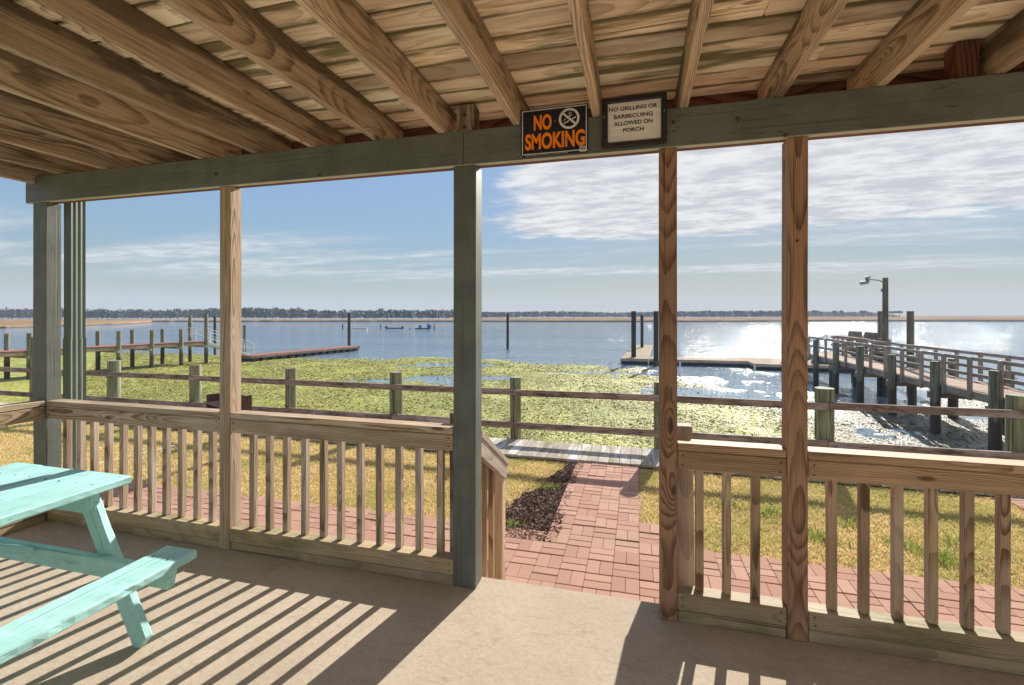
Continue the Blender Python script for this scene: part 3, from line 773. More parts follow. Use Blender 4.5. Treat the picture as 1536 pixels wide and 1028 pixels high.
# ------------------------------------------------------------------ boardwalk and its fence
b = MB(); x = -22.0
while x < 8.5:
    b.bar((x+.069, 6.33+R.uniform(-.008, .008), GZ+.008+R.uniform(-.002, .002)), (x+.069, 7.13+R.uniform(-.006, .006), GZ+.008), .136, .036, (0, 0, 1), .004); x += .1405
struct(b.build('boardwalk', M['walk']))
b = MB(); b.box((-60, 7.302, -2.6), (60, 7.36, GZ-.12), .004, 0); b.box((-60, 7.361, GZ-.30), (60, 7.43, GZ-.15), .01, 0)
tag(b.build('seawall', M['fence_rail']), 'timber bulkhead below the outer edge of the boardwalk', 'wall')
t = thing('boardwalk_fence', (-3, 7.22, GZ), 'post and rail fence with round green posts along the outer edge of the boardwalk', 'fence')
FX = [-12.55, -10.41, -8.29, -6.10, -3.967, -1.856, .345, 2.455, 4.56, 6.7]
FR = [.10, .112, .105, .100, .112, .090, .100, .118, .115, .11]
FT = [.62, .60, .57, .575, .57, .555, .56, .555, .55, .55]
for x, r, zt in zip(FX, FR, FT):
    b = MB(); b.cyl((x, 7.235, -1.2), (x+R.uniform(-.012, .012), 7.235, zt), r, r*.97, n=26, rough=.05, seg=8); b.build('post', PM['fence'], t, smooth=True)
b = MB(); b.cyl((-12.9, 7.30, -1.2), (-12.9, 7.30, 1.06), .055, .05, n=20, rough=.05, seg=8); b.build('tall_post', PM['fence'], t, smooth=True)
ends = [-16.5]+FX[0:]
for (zc, hh, yy) in ((.338, .096, 7.095), (-.175, .098, 7.098)):
    for xa, xb in zip(ends[:-1], ends[1:]):
        b = MB(); e0, e1 = R.uniform(-.008, .008), R.uniform(-.008, .008)
        b.bar((xa+.002, yy, zc+e0), (xb-.002, yy, zc+e1), .040, hh, (0, 0, 1), .004, seg=6, warp=.003); b.build('rail', M['fence_rail'], t)

# ------------------------------------------------------------------ park grill
gx, gy = polar(341, 6.5)
t = thing('park_grill', (gx, gy, GZ), 'rusty black park grill on a pedestal in the lawn, seen past the brown post', 'grill')
b = MB(); b.box((gx-.05, gy-.05, GZ-.02), (gx+.05, gy+.05, .17), .006, 2); b.build('pedestal', M['steel'], t)
ang = rad(-26); ca, sa = math.cos(ang), math.sin(ang)
def G(x, y, z): return (gx+.03+x*ca-y*sa, gy+x*sa+y*ca, z)
def plate(nm, a, c, th, up=(0, 0, 1), hh=.2, mat='rust'):
    b = MB(); b.bar(a, c, th, hh, up, .002); return b.build(nm, M[mat], t)
W, D, z0, z1 = .25, .20, .18, .40
b = MB(); b.bar(G(-W, 0, z0), G(W, 0, z0), 2*D, .008, (0, 0, 1), .001)
b.bar(G(-W, D, (z0+z1)/2), G(W, D, (z0+z1)/2), .006, z1-z0, (0, 0, 1), .001)
b.bar(G(-W, -D, (z0+z1)/2+.02), G(-W, D, (z0+z1)/2+.02), .006, z1-z0+.04, (0, 0, 1), .001)
b.bar(G(W, -D, (z0+z1)/2+.02), G(W, D, (z0+z1)/2+.02), .006, z1-z0+.04, (0, 0, 1), .001)
b.bar(G(-W, -D, z0+.03), G(W, -D, z0+.03), .006, .06, (0, 0, 1), .001)
b.build('firebox', M['grillrust'], t)
b = MB()
for k in range(15):
    f = -W+.03+k*(2*W-.06)/14; b.tube([G(f, -D-.03, z1-.06), G(f, D-.02, z1-.06)], .005, 6)
b.tube([G(-W, -D-.03, z1-.06), G(W+.10, -D-.03, z1-.06)], .008, 6); b.build('grate', M['grillrust'], t)
b = MB(); b.tube([G(W+.09, -D-.03, z1-.06), G(W+.15, -D-.03, z1-.05)], .014, 8); b.build('handle', M['rust'], t)

# ------------------------------------------------------------------ mudflat with algae, water
def bed(x, y):
    shore = 33.0+2.2*nz2(x, 3, .07, 2)
    if x > 0: shore -= min(6.5, x*1.0)
    if x < -18: shore -= 1.5
    d = (shore-y)
    h = .045*math.tanh(d/5.0)+.012
    wet = max(0.0, min(1.0, (x-4.6+max(0, y-18)*.42)/3.0))
    h -= .042*wet*max(.45, min(1, (y-12)/12))
    n = nz2(x, y, .35, 1)*(.055+.05*max(0, min(1, (y-21)/7))*(1 if x > -12 else 0))+nz2(x, y, 1.6, 4)*.028+nz2(x, y, 5.0, 6)*.012
    if x > -16: h -= .11*max(0, min(1, (nz2(x, y*1.6, .16, 21)-.10)*4))*max(0, min(1, (y-17)/8))
    if y > shore+1: h -= min(1.2, (y-shore-1)*.12)
    return WZ+h+n*(.6+.5*wet)
def mk():
    s = NT('algae_mud'); ge = s.n('NewGeometry').outputs['Position']
    sep = s.n('SeparateXYZ'); s.put(sep, 0, ge)
    v = s.vmul(ge, (1, 1, 0))
    leaf = s.n('TexVoronoi', feature='F1'); s.put(leaf, 'Vector', v); leaf.inputs['Scale'].default_value = 9.0
    leaf2 = s.n('TexVoronoi', feature='F1'); s.put(leaf2, 'Vector', v); leaf2.inputs['Scale'].default_value = 22.0
    lc = s.n('SeparateColor'); s.put(lc, 0, leaf.outputs['Color'])
    c = s.mix(lc.outputs[0], (.26, .28, .045), (.44, .42, .09))
    c = s.mix(s.ramp(lc.outputs[1], .72, .8, 0, .8), c, (.62, .57, .24))
    brown = s.ramp(s.noise(v, .9, 5.0, .65), .56, .68, 0, .75)
    c = s.mix(s.ramp(s.noise(v, .22, 4.0, .6), .38, .62, 0, .6), c, (.20, .25, .06))
    c = s.mix(brown, c, (.13, .085, .045))
    c = s.mix(s.ramp(s.noise(v, 3.2, 5.0, .7), .60, .68, 0, .9), c, (.07, .045, .025))
    bare = s.math('ADD', s.math('ADD', s.math('SUBTRACT', sep.outputs[0], 5.0), s.math('MULTIPLY', s.math('MAXIMUM', s.math('SUBTRACT', sep.outputs[1], 18.0), 0.0), .42)), s.math('MULTIPLY', s.math('SUBTRACT', s.noise(v, .45, 5.0, .65), .5), 9.0))
    bare = s.ramp(bare, -1.0, 1.6)
    c = s.mix(s.math('MULTIPLY', bare, .85), c, (.16, .145, .13))
    low = s.ramp(sep.outputs[2], WZ-.02, WZ+.03, .8, 0)
    c = s.mix(low, c, (.09, .08, .05))
    h = s.math('ADD', s.noise(v, 7.0, 5.0, .75), s.math('MULTIPLY', leaf2.outputs['Distance'], .6))
    rg = s.math('ADD', s.ramp(lc.outputs[2], .2, .9, .5, .8), s.math('MULTIPLY', bare, -.22))
    s.put(s.b, 'Coat Weight', s.math('MULTIPLY', bare, .12)); s.b.inputs['Coat Roughness'].default_value = .18
    return s.base(c, rg, s.bump(h, 1.0, .06), s.ramp(bare, 0, 1, .10, .32))
M['algae'] = mk()
mf = sheet('mudflat', -60, 34, 7.2, 46, 470, 290, bed, M['algae']); struct(mf)
def mk():
    s = NT('bay_water'); ge = s.n('NewGeometry').outputs['Position']
    sep = s.n('SeparateXYZ'); s.put(sep, 0, ge)
    dist = s.ramp(sep.outputs[1], 20, 60, .12, 1.0)
    v = s.vmul(ge, (1, 1.5, 0))
    n1 = s.noise(v, .9, 4.0, .6); n2 = s.noise(s.vmul(ge, (1, 1.6, 0)), 3.2, 4.0, .65); n3 = s.noise(s.vmul(ge, (1.5, .45, 0)), 1.0, 3.0, .6)
    fade = s.ramp(sep.outputs[1], 25, 55, 1, .12)
    h = s.math('ADD', s.math('MULTIPLY', n1, .25), s.math('MULTIPLY', s.math('MULTIPLY', n2, .30), fade))
    h = s.math('ADD', h, s.math('MULTIPLY', n3, .74))
    bp = s.n('Bump', i_Distance=.55); s.put(bp, 'Height', h); s.put(bp, 'Strength', s.math('MULTIPLY', dist, .85))
    s.b.inputs['IOR'].default_value = 1.33
    cc = s.mix(s.ramp(s.noise(s.vmul(ge, (.02, .12, 0)), 1.0, 4.0, .6), .35, .65), (.15, .22, .28), (.20, .27, .34))
    return s.base(cc, .045, bp.outputs[0], .5)
M['water'] = mk()
# one water sheet, fine near, coarse far
o = raw('water', [(-9000, 7.37, WZ), (9000, 7.37, WZ), (9000, 14000, WZ), (-9000, 14000, WZ)], [(0, 1, 2, 3)], M['water']); struct(o)
# loose eelgrass / algae pieces lying on the flat
def mk():
    s = NT('algae_leaves'); rn = s.n('Attribute', attribute_name='rnd').outputs['Fac']
    cr = s.n('ValToRGB'); s.put(cr, 0, rn); cr.color_ramp.interpolation = 'CONSTANT'; els = cr.color_ramp.elements
    cols = [(0, (.21, .23, .045)), (.22, (.37, .345, .075)), (.50, (.46, .42, .13)), (.70, (.10, .08, .04)), (.80, (.54, .50, .31)), (.92, (.26, .14, .085))]
    while len(els) < len(cols): els.new(.5)
    for e, (p, c) in zip(els, cols): e.position = p; e.color = c+(1,)
    return s.base(cr.outputs[0], .7, None, .12)
M['leaves'] = mk()
pts = []; tone_ = []
while len(pts) < 190000:
    y = 8+26*R.random()**1.35; x = R.uniform(-1.35*y-4, .95*y+2)
    z = bed(x, y)
    wt_ = max(0.0, min(1.0, (x-5.0+max(0, y-18)*.42+nz2(x, y, .45, 7)*4)/2.5))
    dens = (1.0 if z > WZ+.004 else .12)*(1-.80*wt_)
    pn_ = nz2(x, y*1.3, .45, 31); dens *= max(.25, min(1, .75+pn_*1.6))
    if R.random() > dens: continue
    tone_.append(pn_)
    pts.append((x, y, max(z, WZ)+R.uniform(.003, .018)))
Pp = np.array(pts); n = len(Pp)
q = NP.normal(size=(n, 3)); q[:, 2] *= .16; q /= np.linalg.norm(q, axis=1)[:, None]
q2 = np.cross(q, np.stack([NP.normal(0, .35, n), NP.normal(0, .35, n), np.ones(n)], 1)); q2 /= np.linalg.norm(q2, axis=1)[:, None]
la = NP.uniform(.008, .030, (n, 1))*(1+Pp[:, 1:2]/30); lb = la*NP.uniform(.15, .6, (n, 1))
V = np.stack([Pp-q*la-q2*lb, Pp+q*la-q2*lb, Pp+q*la+q2*lb, Pp-q*la+q2*lb], 1).reshape(-1, 3)
o = raw('algae_clumps', V, (np.arange(n)*4)[:, None]+np.arange(4)[None, :], M['leaves'], {'rnd': ('FLOAT', np.repeat(np.where((Pp[:, 0]-5.0+np.maximum(0, Pp[:, 1]-18)*.42 > NP.normal(0, 1.2, n)), NP.choice([.72, .75, .95, .97, .3], n), np.where(np.array(tone_)+NP.normal(0, .12, n) < -.17, NP.choice([.1, .15, .75, .96, .12], n), np.clip(NP.uniform(0, 1, n)-.25*(Pp[:, 1] < 15)*NP.uniform(0, 1, n), 0, 1))), 4))})
tag(o, 'yellow green algae and eelgrass covering the mudflat', 'algae', kind='stuff')

# ------------------------------------------------------------------ right pier
def pile(parent, x, y, z1, r, kind='green', name='piling', z0=-2.7, n=16):
    b = MB(); b.cyl((x, y, z0), (x+R.uniform(-.03, .03), y, z1), r*1.05, r, n=n, rough=.06, seg=6)
    return b.build(name, PM[kind], parent, smooth=True)
XP, XQ, DZ = 8.5, 9.85, -.43
t = thing('fishing_pier', (9.2, 18, WZ), 'wooden pier with railings and green topped pilings going out from the right edge', 'pier')
b = MB(); y = 7.45
while y < 28.2: b.bar((XP, y+.069, DZ-.018), (XQ, y+.069, DZ-.018), .135, .036, (0, 0, 1), .003); y += .1405
b.build('deck', M['pierdeck'], t)
for x in (XP-.02, XQ+.02):
    b = MB(); b.bar((x, 7.45, DZ-.125), (x, 28.3, DZ-.125), .04, .21, (0, 0, 1), .004, seg=10, warp=.004); b.build('fascia', M['pierwood'], t)
for x in (XP-.02, XQ+.02):
    sg = -1 if x < 9 else 1
    for (zc, hh) in ((.385, .095), (-.03, .09)):
        b = MB(); b.bar((x+.04*sg*-1, 7.5, zc), (x-.04*sg, 28.0, zc), .038, hh, (0, 0, 1), .004, seg=12, warp=.004); b.build('rail', M['pierwood'], t)
    y = 8.5
    while y < 28.2:
        if True:
            b = MB(); b.bar((x+.045*sg, y, DZ-.26), (x+.045*sg, y, .44), .085, .085, (1, 0, 0), .004, end1=.15); b.build('rail_post', M['pierwood'], t)
        y += 1.08
for k in range(8):
    y = 9.2+2.35*k
    zt = (.2 if k < 5 else .33)
    pile(t, XP-.17, y, zt if k != 6 else .36, .118)
    pile(t, XQ+.17, y, R.uniform(-.1, .15) if k % 2 else .1, .13)
    b = MB(); b.bar((XP-.35, y, DZ-.33), (XQ+.35, y, DZ-.33), .09, .19, (0, 0, 1), .005); b.build('cross_beam', M['pierwood'], t)
pile(t, XP+.1, 24.4, DZ-.25, .13)
# widened platform with benches on the far side of the pier
t = thing('pier_platform', (10.9, 25.3, WZ), 'wider platform with slanted bench backs on the far side of the pier behind the lamp', 'platform')
PA, PBk, PW = 24.4, 27.6, .95
b = MB(); y = PA
while y < PBk: b.bar((XQ+.06, y+.069, DZ-.018), (XQ+PW, y+.069, DZ-.018), .135, .036, (0, 0, 1), .003); y += .1405
b.build('deck', M['pierdeck'], t)
b = MB(); b.bar((XQ+.03, PA-.2, .455), (XQ+.03, PBk, .455), .17, .04, (0, 0, 1), .004); b.build('rail_cap', M['pierdeck'], t)
for (p0, p1) in (((XQ+PW, PA), (XQ+PW, PBk)), ((XQ+.1, PBk), (XQ+PW, PBk))):
    for (zc, hh) in ((.40, .10), (.0, .09), (DZ-.12, .2)):
        b = MB(); b.bar(p0+(zc,), p1+(zc,), .04, hh, (0, 0, 1), .004); b.build('rail', M['pierdeck'], t)
    for f in (0, .5, 1):
        x, y = p0[0]+(p1[0]-p0[0])*f, p0[1]+(p1[1]-p0[1])*f
        b = MB(); b.bar((x+.05, y+.05, DZ-.2), (x+.05, y+.05, .44), .085, .085, (1, 0, 0), .004); b.build('rail_post', M['pierdeck'], t)
for (x, y) in ((XQ+PW-.2, PA+.2), (XQ+PW-.2, PBk-.2), (XQ+.9, PBk-.2)): pile(t, x, y, DZ-.2, .12)
for (ya, yb) in ((PA+.05, PA+1.3), (PA+1.6, PBk-.15)):
    b = MB(); b.bar((XQ+.55, ya, .60), (XQ+.55, yb, .60), .045, .26, (.35, 0, 1), .01); b.build('bench_back', M['fence_rail'], t)
    b = MB(); b.box((XQ+.5, ya+.1, DZ), (XQ+.6, ya+.2, .55), .004, 2); b.box((XQ+.5, yb-.2, DZ), (XQ+.6, yb-.1, .55), .004, 2); b.build('bench_frame', M['fence_rail'], t)
# lamp
lx, ly = 9.98, 22.83
lx, ly = XQ+.20, 23.0
t = thing('pier_lamp', (lx, ly, WZ), 'tall wooden lamp pole with a floodlight on a short arm, beside the pier platform', 'street lamp')
zt = 1.55+55/704*(-lx*SA+ly*CA)
b = MB(); b.cyl((lx, ly, -2.6), (lx, ly, zt), .115, .098, n=16, rough=.04, seg=6); b.build('pole', PM['grey'], t, smooth=True)
b = MB(); b.tube([(lx-.08, ly, zt-.18), (lx-.25, ly-.02, zt-.10), (lx-.45, ly-.03, zt-.075), (lx-.62, ly-.04, zt-.07)], .022, 10); b.build('arm', M['lampmetal'], t, smooth=True)
b = MB(); b.cyl((lx-.66, ly-.04, zt-.10), (lx-.70, ly-.04, zt+.06), .07, .055, n=12); b.cyl((lx-.56, ly-.04, zt+.05), (lx-.66, ly-.04, zt-.06), .03, n=8)
b.bar((lx-.62, ly-.04, zt-.14), (lx-.92, ly-.04, zt-.20), .22, .09, (0, 0, 1), .02); b.build('lamp_head', M['lampmetal'], t)
b = MB(); b.bar((lx-.64, ly-.04, zt-.215), (lx-.91, ly-.04, zt-.27), .20, .07, (0, 0, 1), .02); b.build('lamp_lens', M['lampglass'], t)
b = MB(); b.box((lx-.14, ly-.06, zt-.58), (lx-.09, ly+.06, zt-.44), .006, 2); b.build('switch_box', M['lampmetal'], t)
# mooring piles
def mooring(px, z, zt_px, wpx, label, kind='black', bz=-3.2):
    x, y = polar(px, z); zt = CH+(HY-zt_px)/F*z
    b = MB(); b.cyl((x, y, bz), (x, y, zt), wpx/F*z/2*1.03, wpx/F*z/2, n=16, rough=.03, seg=5)
    o = b.build('mooring_piling', PM[kind], None, smooth=True)
    tag(o, label, 'piling', 'free standing mooring pilings'); return o
mooring(1321.5, 24.5, 467, 8.2, 'dark piling right behind the lamp pole on the pier', 'grey')
mooring(1365.5, 20.5, 467, 8.8, 'grey piling in the water right of the lamp pole', 'grey')
mooring(761.5, 46.7, 471, 4.0, 'lone dark piling in open water seen right of the green doorway post')
mooring(950.5, 33.6, 467, 7.0, 'thick dark piling at the near corner of the tan finger dock')
mooring(963, 43.5, 473, 4.4, 'thinner dark piling on the far side of the tan finger dock')
mooring(984, 31.6, 467, 7.0, 'dark piling half hidden behind the doorway\'s right post')
mooring(523.7, 47.0, 470, 4.3, 'tall dark piling near the far end of the red floating dock')
mooring(366.8, 34.8, 488, 4.2, 'short dark piling at the near end of the red floating dock', 'grey')
mooring(322.3, 40.0, 475, 3.6, 'thin dark piling behind the white gangway rails')
mooring(1209.5, 36.0, 474, 4.0, 'dark piling mostly hidden behind the right reddish post')

# ------------------------------------------------------------------ right floating docks
def floatdock(name, quad, label, deckmat, group, cell_=1.9, hz=.40, side='darkfloat', inset=.12):
    """quad: four (x,y) corners, near-left, near-right, far-right, far-left"""
    q = [Vector((a, b_, 0)) for a, b_ in quad]; c = sum(q, Vector())/4
    t = thing(name, (c.x, c.y, WZ), label, 'floating dock', group)
    zt = WZ+hz
    b = MB(); L = ((q[3]-q[0]).length+(q[2]-q[1]).length)/2; n = int(L/.15)
    for k in range(n):
        f = (k+.5)/n; a = q[0].lerp(q[3], f); d = q[1].lerp(q[2], f)
        b.bar((a.x, a.y, zt-.02), (d.x, d.y, zt-.02), L/n-.006, .04, (0, 0, 1), .004)
    b.build('deck', deckmat, t)
    b = MB()
    for (p, r_) in ((q[0], q[1]), (q[1], q[2]), (q[2], q[3]), (q[3], q[0])):
        b.bar((p.x, p.y, zt-.11), (r_.x, r_.y, zt-.11), .05, .15, (0, 0, 1), .005)
    b.build('frame', M['fence_rail'] if side == 'box' else M['grey'], t)
    if side == 'box':
        m = max(1, int(L/.8))
        for k in range(m):
            f0, f1 = (k+.18)/m, (k+.82)/m
            b = MB(); a = q[0].lerp(q[3], (f0+f1)/2); d = q[1].lerp(q[2], (f0+f1)/2)
            e = (d-a).normalized()*inset; a2, d2 = a+e*.3, d-e*.3
            b.bar((a2.x, a2.y, zt-.30), (d2.x, d2.y, zt-.30), L/m*.62, .26, (0, 0, 1), .02); b.build('float_block', M['darkfloat'], t)
    else:
        b = MB(); e = (q[1]-q[0]).normalized()*.03; f = (q[3]-q[0]).normalized()*.03
        a = (q[0]+q[3])/2+e; d = (q[1]+q[2])/2-e
        b.bar((a.x, a.y, zt-.34), (d.x, d.y, zt-.34), L-.06, .36, (0, 0, 1), .02); b.build('float_block', M['darkfloat'], t)
    return t
fq = 'tan floating docks off the pier end'
t = floatdock('finger_dock', [(-1.09, 33.5), (.72, 33.5), (1.5, 49.2), (-.18, 49.4)], 'tan finger of floating dock pointing away from the viewer, left of the doorway\'s right post', M['float'], fq)
b = MB(); b.box((.73, 33.40, WZ-.1), (.80, 33.47, WZ+.42), .006, 2); b.build('corner_cap', M['whiteband'], t)
t = floatdock('floating_dock', [(.80, 33.6), (7.0, 33.6), (7.0, 35.4), (.80, 35.4)], 'long narrow floating dock between the finger dock and the wide landing', M['float'], fq)
b = MB(); b.box((2.75, 33.46, WZ-.15), (2.87, 33.56, WZ+.26), .01, 2); b.build('fender', M['whiteband'], t)
t = floatdock('dock_landing', [(7.05, 32.0), (14.5, 32.0), (14.5, 36.2), (7.05, 36.2)], 'wide floating landing at the end of the pier', M['float'], fq)
b = MB(); b.box((7.0, 31.9, WZ-.15), (7.10, 31.97, WZ+.28), .01, 2); b.build('fender', M['whiteband'], t)
t = thing('gangway', (9.2, 30, WZ), 'gangway from the pier end down to the floating landing, behind the reddish post', 'gangway')
b = MB(); b.bar((9.2, 28.2, DZ-.02), (9.2, 32.6, WZ+.45), 1.1, .06, (0, 0, 1), .005); b.build('ramp', M['float'], t)
for sx in (8.7, 9.7):
    b = MB(); b.tube([(sx, 28.25, DZ+.9), (sx, 32.5, WZ+1.35)], .025, 8); b.tube([(sx, 28.3, DZ), (sx, 28.3, DZ+.9)], .02, 8); b.tube([(sx, 32.4, WZ+.5), (sx, 32.4, WZ+1.35)], .02, 8); b.build('hand_rail', M['alu'], t)

# ------------------------------------------------------------------ left pier with red deck
A, B = Vector((-33.7, -2.6, 0)), Vector((-29.35, 26.5, 0))
dvec = (B-A).normalized(); nvec = Vector((-dvec.y, dvec.x, 0)); DW = 1.45; LZ = -.34
t = thing('red_decked_pier', (-30.5, 18, WZ), 'narrow pier with a faded red deck on pairs of green pilings at the left', 'pier')
b = MB(); L = (B-A).length; s_ = 8.5
while s_ < L:
    p = A+dvec*(s_+.07); q = p+nvec*DW; b.bar((p.x, p.y, LZ-.02), (q.x, q.y, LZ-.02), .135, .04, (0, 0, 1), .004); s_ += .142
b.build('deck', M['reddeck'], t)
for off in (.03, DW-.03):
    p = A+dvec*8.5+nvec*off; q = B+nvec*off
    b = MB(); b.bar((p.x, p.y, LZ-.15), (q.x, q.y, LZ-.15), .06, .2, (0, 0, 1), .005, seg=12, warp=.008); b.build('stringer', M['grey'], t)
    b = MB(); b.bar((p.x, p.y, LZ-.055), (q.x, q.y, LZ-.055), .09, .05, (0, 0, 1), .005); b.build('deck_edge', M['reddeck'], t)
def on_line(px, off):    # where a sight line meets the line beside the pier
    dx, dy = polar(px, 1.0); a = A+nvec*off
    det = dx*(-dvec.y)-dy*(-dvec.x)
    s1 = (a.x*(-dvec.y)-a.y*(-dvec.x))/det
    return dx*s1, dy*s1
fr = [(44, 500), (110, 498), (178, 497), (227.5, 495.6), (272, 494), (309, 471)]
bk = [(10.6, 500.6), (75, 499), (147, 497), (198.5, 495), (243.6, 494), (285.2, 473)]
for lst, off in ((fr, -.14), (bk, DW+.14)):
    for (px, yt) in lst:
        x, y = on_line(px, off); z = -x*SA+y*CA
        pile(t, x, y, CH+(HY-yt)/F*z, .115, 'green' if yt > 480 else 'green', n=14)
for (f, k) in zip(fr, bk):
    x, y = on_line(f[0], -.3); x2, y2 = on_line(k[0], DW+.3)
    m = Vector((x, y, 0)); m2 = Vector((x2, y2, 0))
    b = MB(); b.bar((x, y, LZ-.33), (m+nvec*(DW+.6)).to_tuple()[:2]+(LZ-.33,), .08, .14, (0, 0, 1), .005); b.build('cross_beam', M['grey'], t)
# gangway and floating red dock
FA, FB = Vector((-26.9, 27.9, 0)), Vector((-25.35, 39.3, 0)); fd = (FB-FA).normalized(); fn = Vector((-fd.y, fd.x, 0))
floatdock('red_floating_dock', [(FA+fn*1.5)[:2], FA[:2], FB[:2], (FB+fn*1.5)[:2]][0:4], 'long low floating dock with a faded red deck reaching out into the water', M['reddeck'], 'red decked docks', side='box', hz=.46)
t = thing('white_gangway', (-28.2, 27.2, WZ), 'pale metal gangway with double hand rails down to the red floating dock', 'gangway')
g0, g1 = B+nvec*.2, FA+fn*.3
b = MB(); b.bar((g0.x, g0.y, LZ-.05), (g1.x, g1.y, WZ+.55), .08, .14, (0, 0, 1), .01)
g0b, g1b = B+nvec*1.2, FA+fn*1.3
b.bar((g0b.x, g0b.y, LZ-.05), (g1b.x, g1b.y, WZ+.55), .08, .14, (0, 0, 1), .01); b.build('ramp_beam', M['alu'], t)
b = MB(); n = 22
for k in range(n):
    f = k/n; p = g0.lerp(g1, f); q = g0b.lerp(g1b, f); z = (LZ-.02)*(1-f)+(WZ+.58)*f; b.bar((p.x, p.y, z), (q.x, q.y, z), .1, .03, (0, 0, 1), .004)
b.build('ramp_deck', M['alu'], t)
for (a, c) in ((g0, g1), (g0b, g1b)):
    b = MB(); st_ = a-(c-a).normalized()*.9
    for hz in (.95, .5):
        b.tube([(st_.x, st_.y, LZ+hz*.6), (st_.x, st_.y, LZ+hz-.04), (a.x, a.y, LZ+hz), (c.x, c.y, WZ+.55+hz), (c.x+.2, c.y+.3, WZ+.45+hz), (c.x+.2, c.y+.3, WZ+.55)], .020, 8)
    for f in (0, .33, .66):
        p = a.lerp(c, f); z = LZ*(1-f)+(WZ+.55)*f; b.tube([(p.x, p.y, z), (p.x, p.y, z+.93)], .022, 8)
    b.build('hand_rail', M['alu'], t)

# ------------------------------------------------------------------ far floats with barrels, stakes
def far(px, y): z = F*(CH-WZ)/(y-HY); return polar(px, z)+(z,)
for (pa, pb, yy, kind, lab) in ((521, 551, 493.5, 0, 'thin low raft far out in the bay, leftmost of three'), (578, 606, 493.3, 1, 'low raft with a dark box at each end, middle of three far out'), (623.5, 646, 493.8, 2, 'low raft with blue barrels, rightmost of three far out')):
    xa, ya, z = far(pa, yy); xb, yb, _ = far(pb, yy)
    t = thing('oyster_raft', ((xa+xb)/2, (ya+yb)/2, WZ), lab, 'raft', 'rafts far out in the bay')
    b = MB(); b.bar((xa, ya, WZ+.12), (xb, yb, WZ+.12), 1.0, .30 if kind else .16, (0, 0, 1), .02); b.build('platform', M['black'] if kind else M['grey'], t)
    if kind == 1:
        for f in (.06, .94):
            b = MB(); x, y = xa+(xb-xa)*f, ya+(yb-ya)*f; b.box((x-.25, y-.25, WZ+.27), (x+.25, y+.25, WZ+.62), .02, 2); b.build('box', M['black'], t)
    if kind == 2:
        for (f, h) in ((.30, .9), (.84, 1.2), (.95, .95)):
            b = MB(); x, y = xa+(xb-xa)*f, ya+(yb-ya)*f; b.cyl((x, y, WZ+.27), (x, y, WZ+.27+h*.75), .30, n=12); b.build('barrel', M['blue'], t)
for (px, yt, yb, lab) in ((514, 486.8, 493.8, 'short stake in the bay left of the tall far piling'), (570.8, 486.8, 493.8, 'short stake left of the middle raft'), (651.4, 487, 494, 'short stake just right of the blue barrel raft'), (615, 492, 494.5, 'tiny stub in the water between two rafts')):
    x, y, z = far(px, yb); zt = CH+(HY-yt)/F*z
    b = MB(); b.cyl((x, y, WZ-1), (x, y, zt), .16, .13, n=10); tag(b.build('stake', PM['black']), lab, 'stake', 'stakes among the rafts')

# ------------------------------------------------------------------ marsh and far shore
def mk():
    s = NT('marsh_reed'); ge = s.n('NewGeometry').outputs['Position']
    nz = s.noise(s.vmul(ge, (.05, .02, .5)), 1.0, 6.0, .65)
    c = s.mix(s.ramp(nz, .35, .65), (.26, .16, .085), (.36, .235, .125))
    c = s.mix(s.ramp(s.noise(s.vmul(ge, (.02, .01, 0)), 1.0, 4.0, .6), .5, .62, 0, .6), c, (.18, .14, .07))
    sep = s.n('SeparateXYZ'); s.put(sep, 0, ge)
    c = s.mix(s.ramp(sep.outputs[2], WZ+.1, WZ+.35, .85, 0), c, (.06, .04, .03))
    return s.base(c, .95, s.bump(s.noise(ge, 1.2, 4.0, .7), 1.0, .6), 0.0)
M['marsh'] = mk()
def marsh(name, edge, far_z, h, label):
    """edge: list of (px, y) points of the near shoreline"""
    V = []; Fq = []; n = 0
    pts = []
    for (p0, p1) in zip(edge[:-1], edge[1:]):
        m = max(2, int(abs(p1[0]-p0[0])/4))
        for k in range(m):
            f = k/m; pts.append((p0[0]+(p1[0]-p0[0])*f, p0[1]+(p1[1]-p0[1])*f))
    pts.append(edge[-1])
    rows = 9
    for (px, yy) in pts:
        z0 = F*(CH-WZ)/(yy-HY); z0 *= 1+.02*nz2(px*.05, 0, 1, 1)
        zf = far_z if not callable(far_z) else far_z(px)
        for r_ in range(rows):
            f = (max(0, r_-1)/(rows-2))**1.6
            z = z0+(max(zf-z0, 1))*f; x, y = polar(px, z)
            V.append((x, y, WZ-.1 if r_ == 0 else WZ+h*(.55+.5*min(1, f*6))+.12*mnoise.noise(Vector((x*.05, y*.05, 0)))))
    for i in range(len(pts)-1):
        for r_ in range(rows-1):
            a = i*rows+r_; Fq.append((a, a+rows, a+rows+1, a+1))
    o = raw(name, V, Fq, M['marsh'], smooth=True)
    tag(o, label, 'marsh', kind='stuff'); return o
marsh('near_marsh', [(-260, 496), (-60, 494.5), (20, 492.0), (60, 490.5), (120, 488.8), (170, 487.2), (205, 485.3), (228, 483.6)], lambda px: 205+px*.05, .75, 'orange reed marsh point on the left side of the bay')
marsh('far_marsh', [(-300, 483.2), (200, 483.0), (500, 482.8), (700, 482.9), (900, 483.2), (1100, 482.9), (1216, 482.2), (1300, 482.2), (1420, 482.4), (1700, 482.4)], lambda px: 255 if px < 640 else (min(352, 255+(px-640)*.6) if px < 1180 else min(900, 352+(px-1180)*8)), .95, 'thin band of tan reeds along the far shore')
def mk():
    s = NT('far_foliage'); rn = s.n('Attribute', attribute_name='rnd').outputs['Fac']; pt = s.n('Attribute', attribute_name='patch').outputs['Fac']
    c = s.mix(rn, (.022, .035, .02), (.085, .085, .05))
    c = s.mix(s.ramp(pt, .5, .62, 0, .7), c, (.19, .145, .10))
    return s.base(c, .95, None, 0.0)
M['wood_far'] = mk()
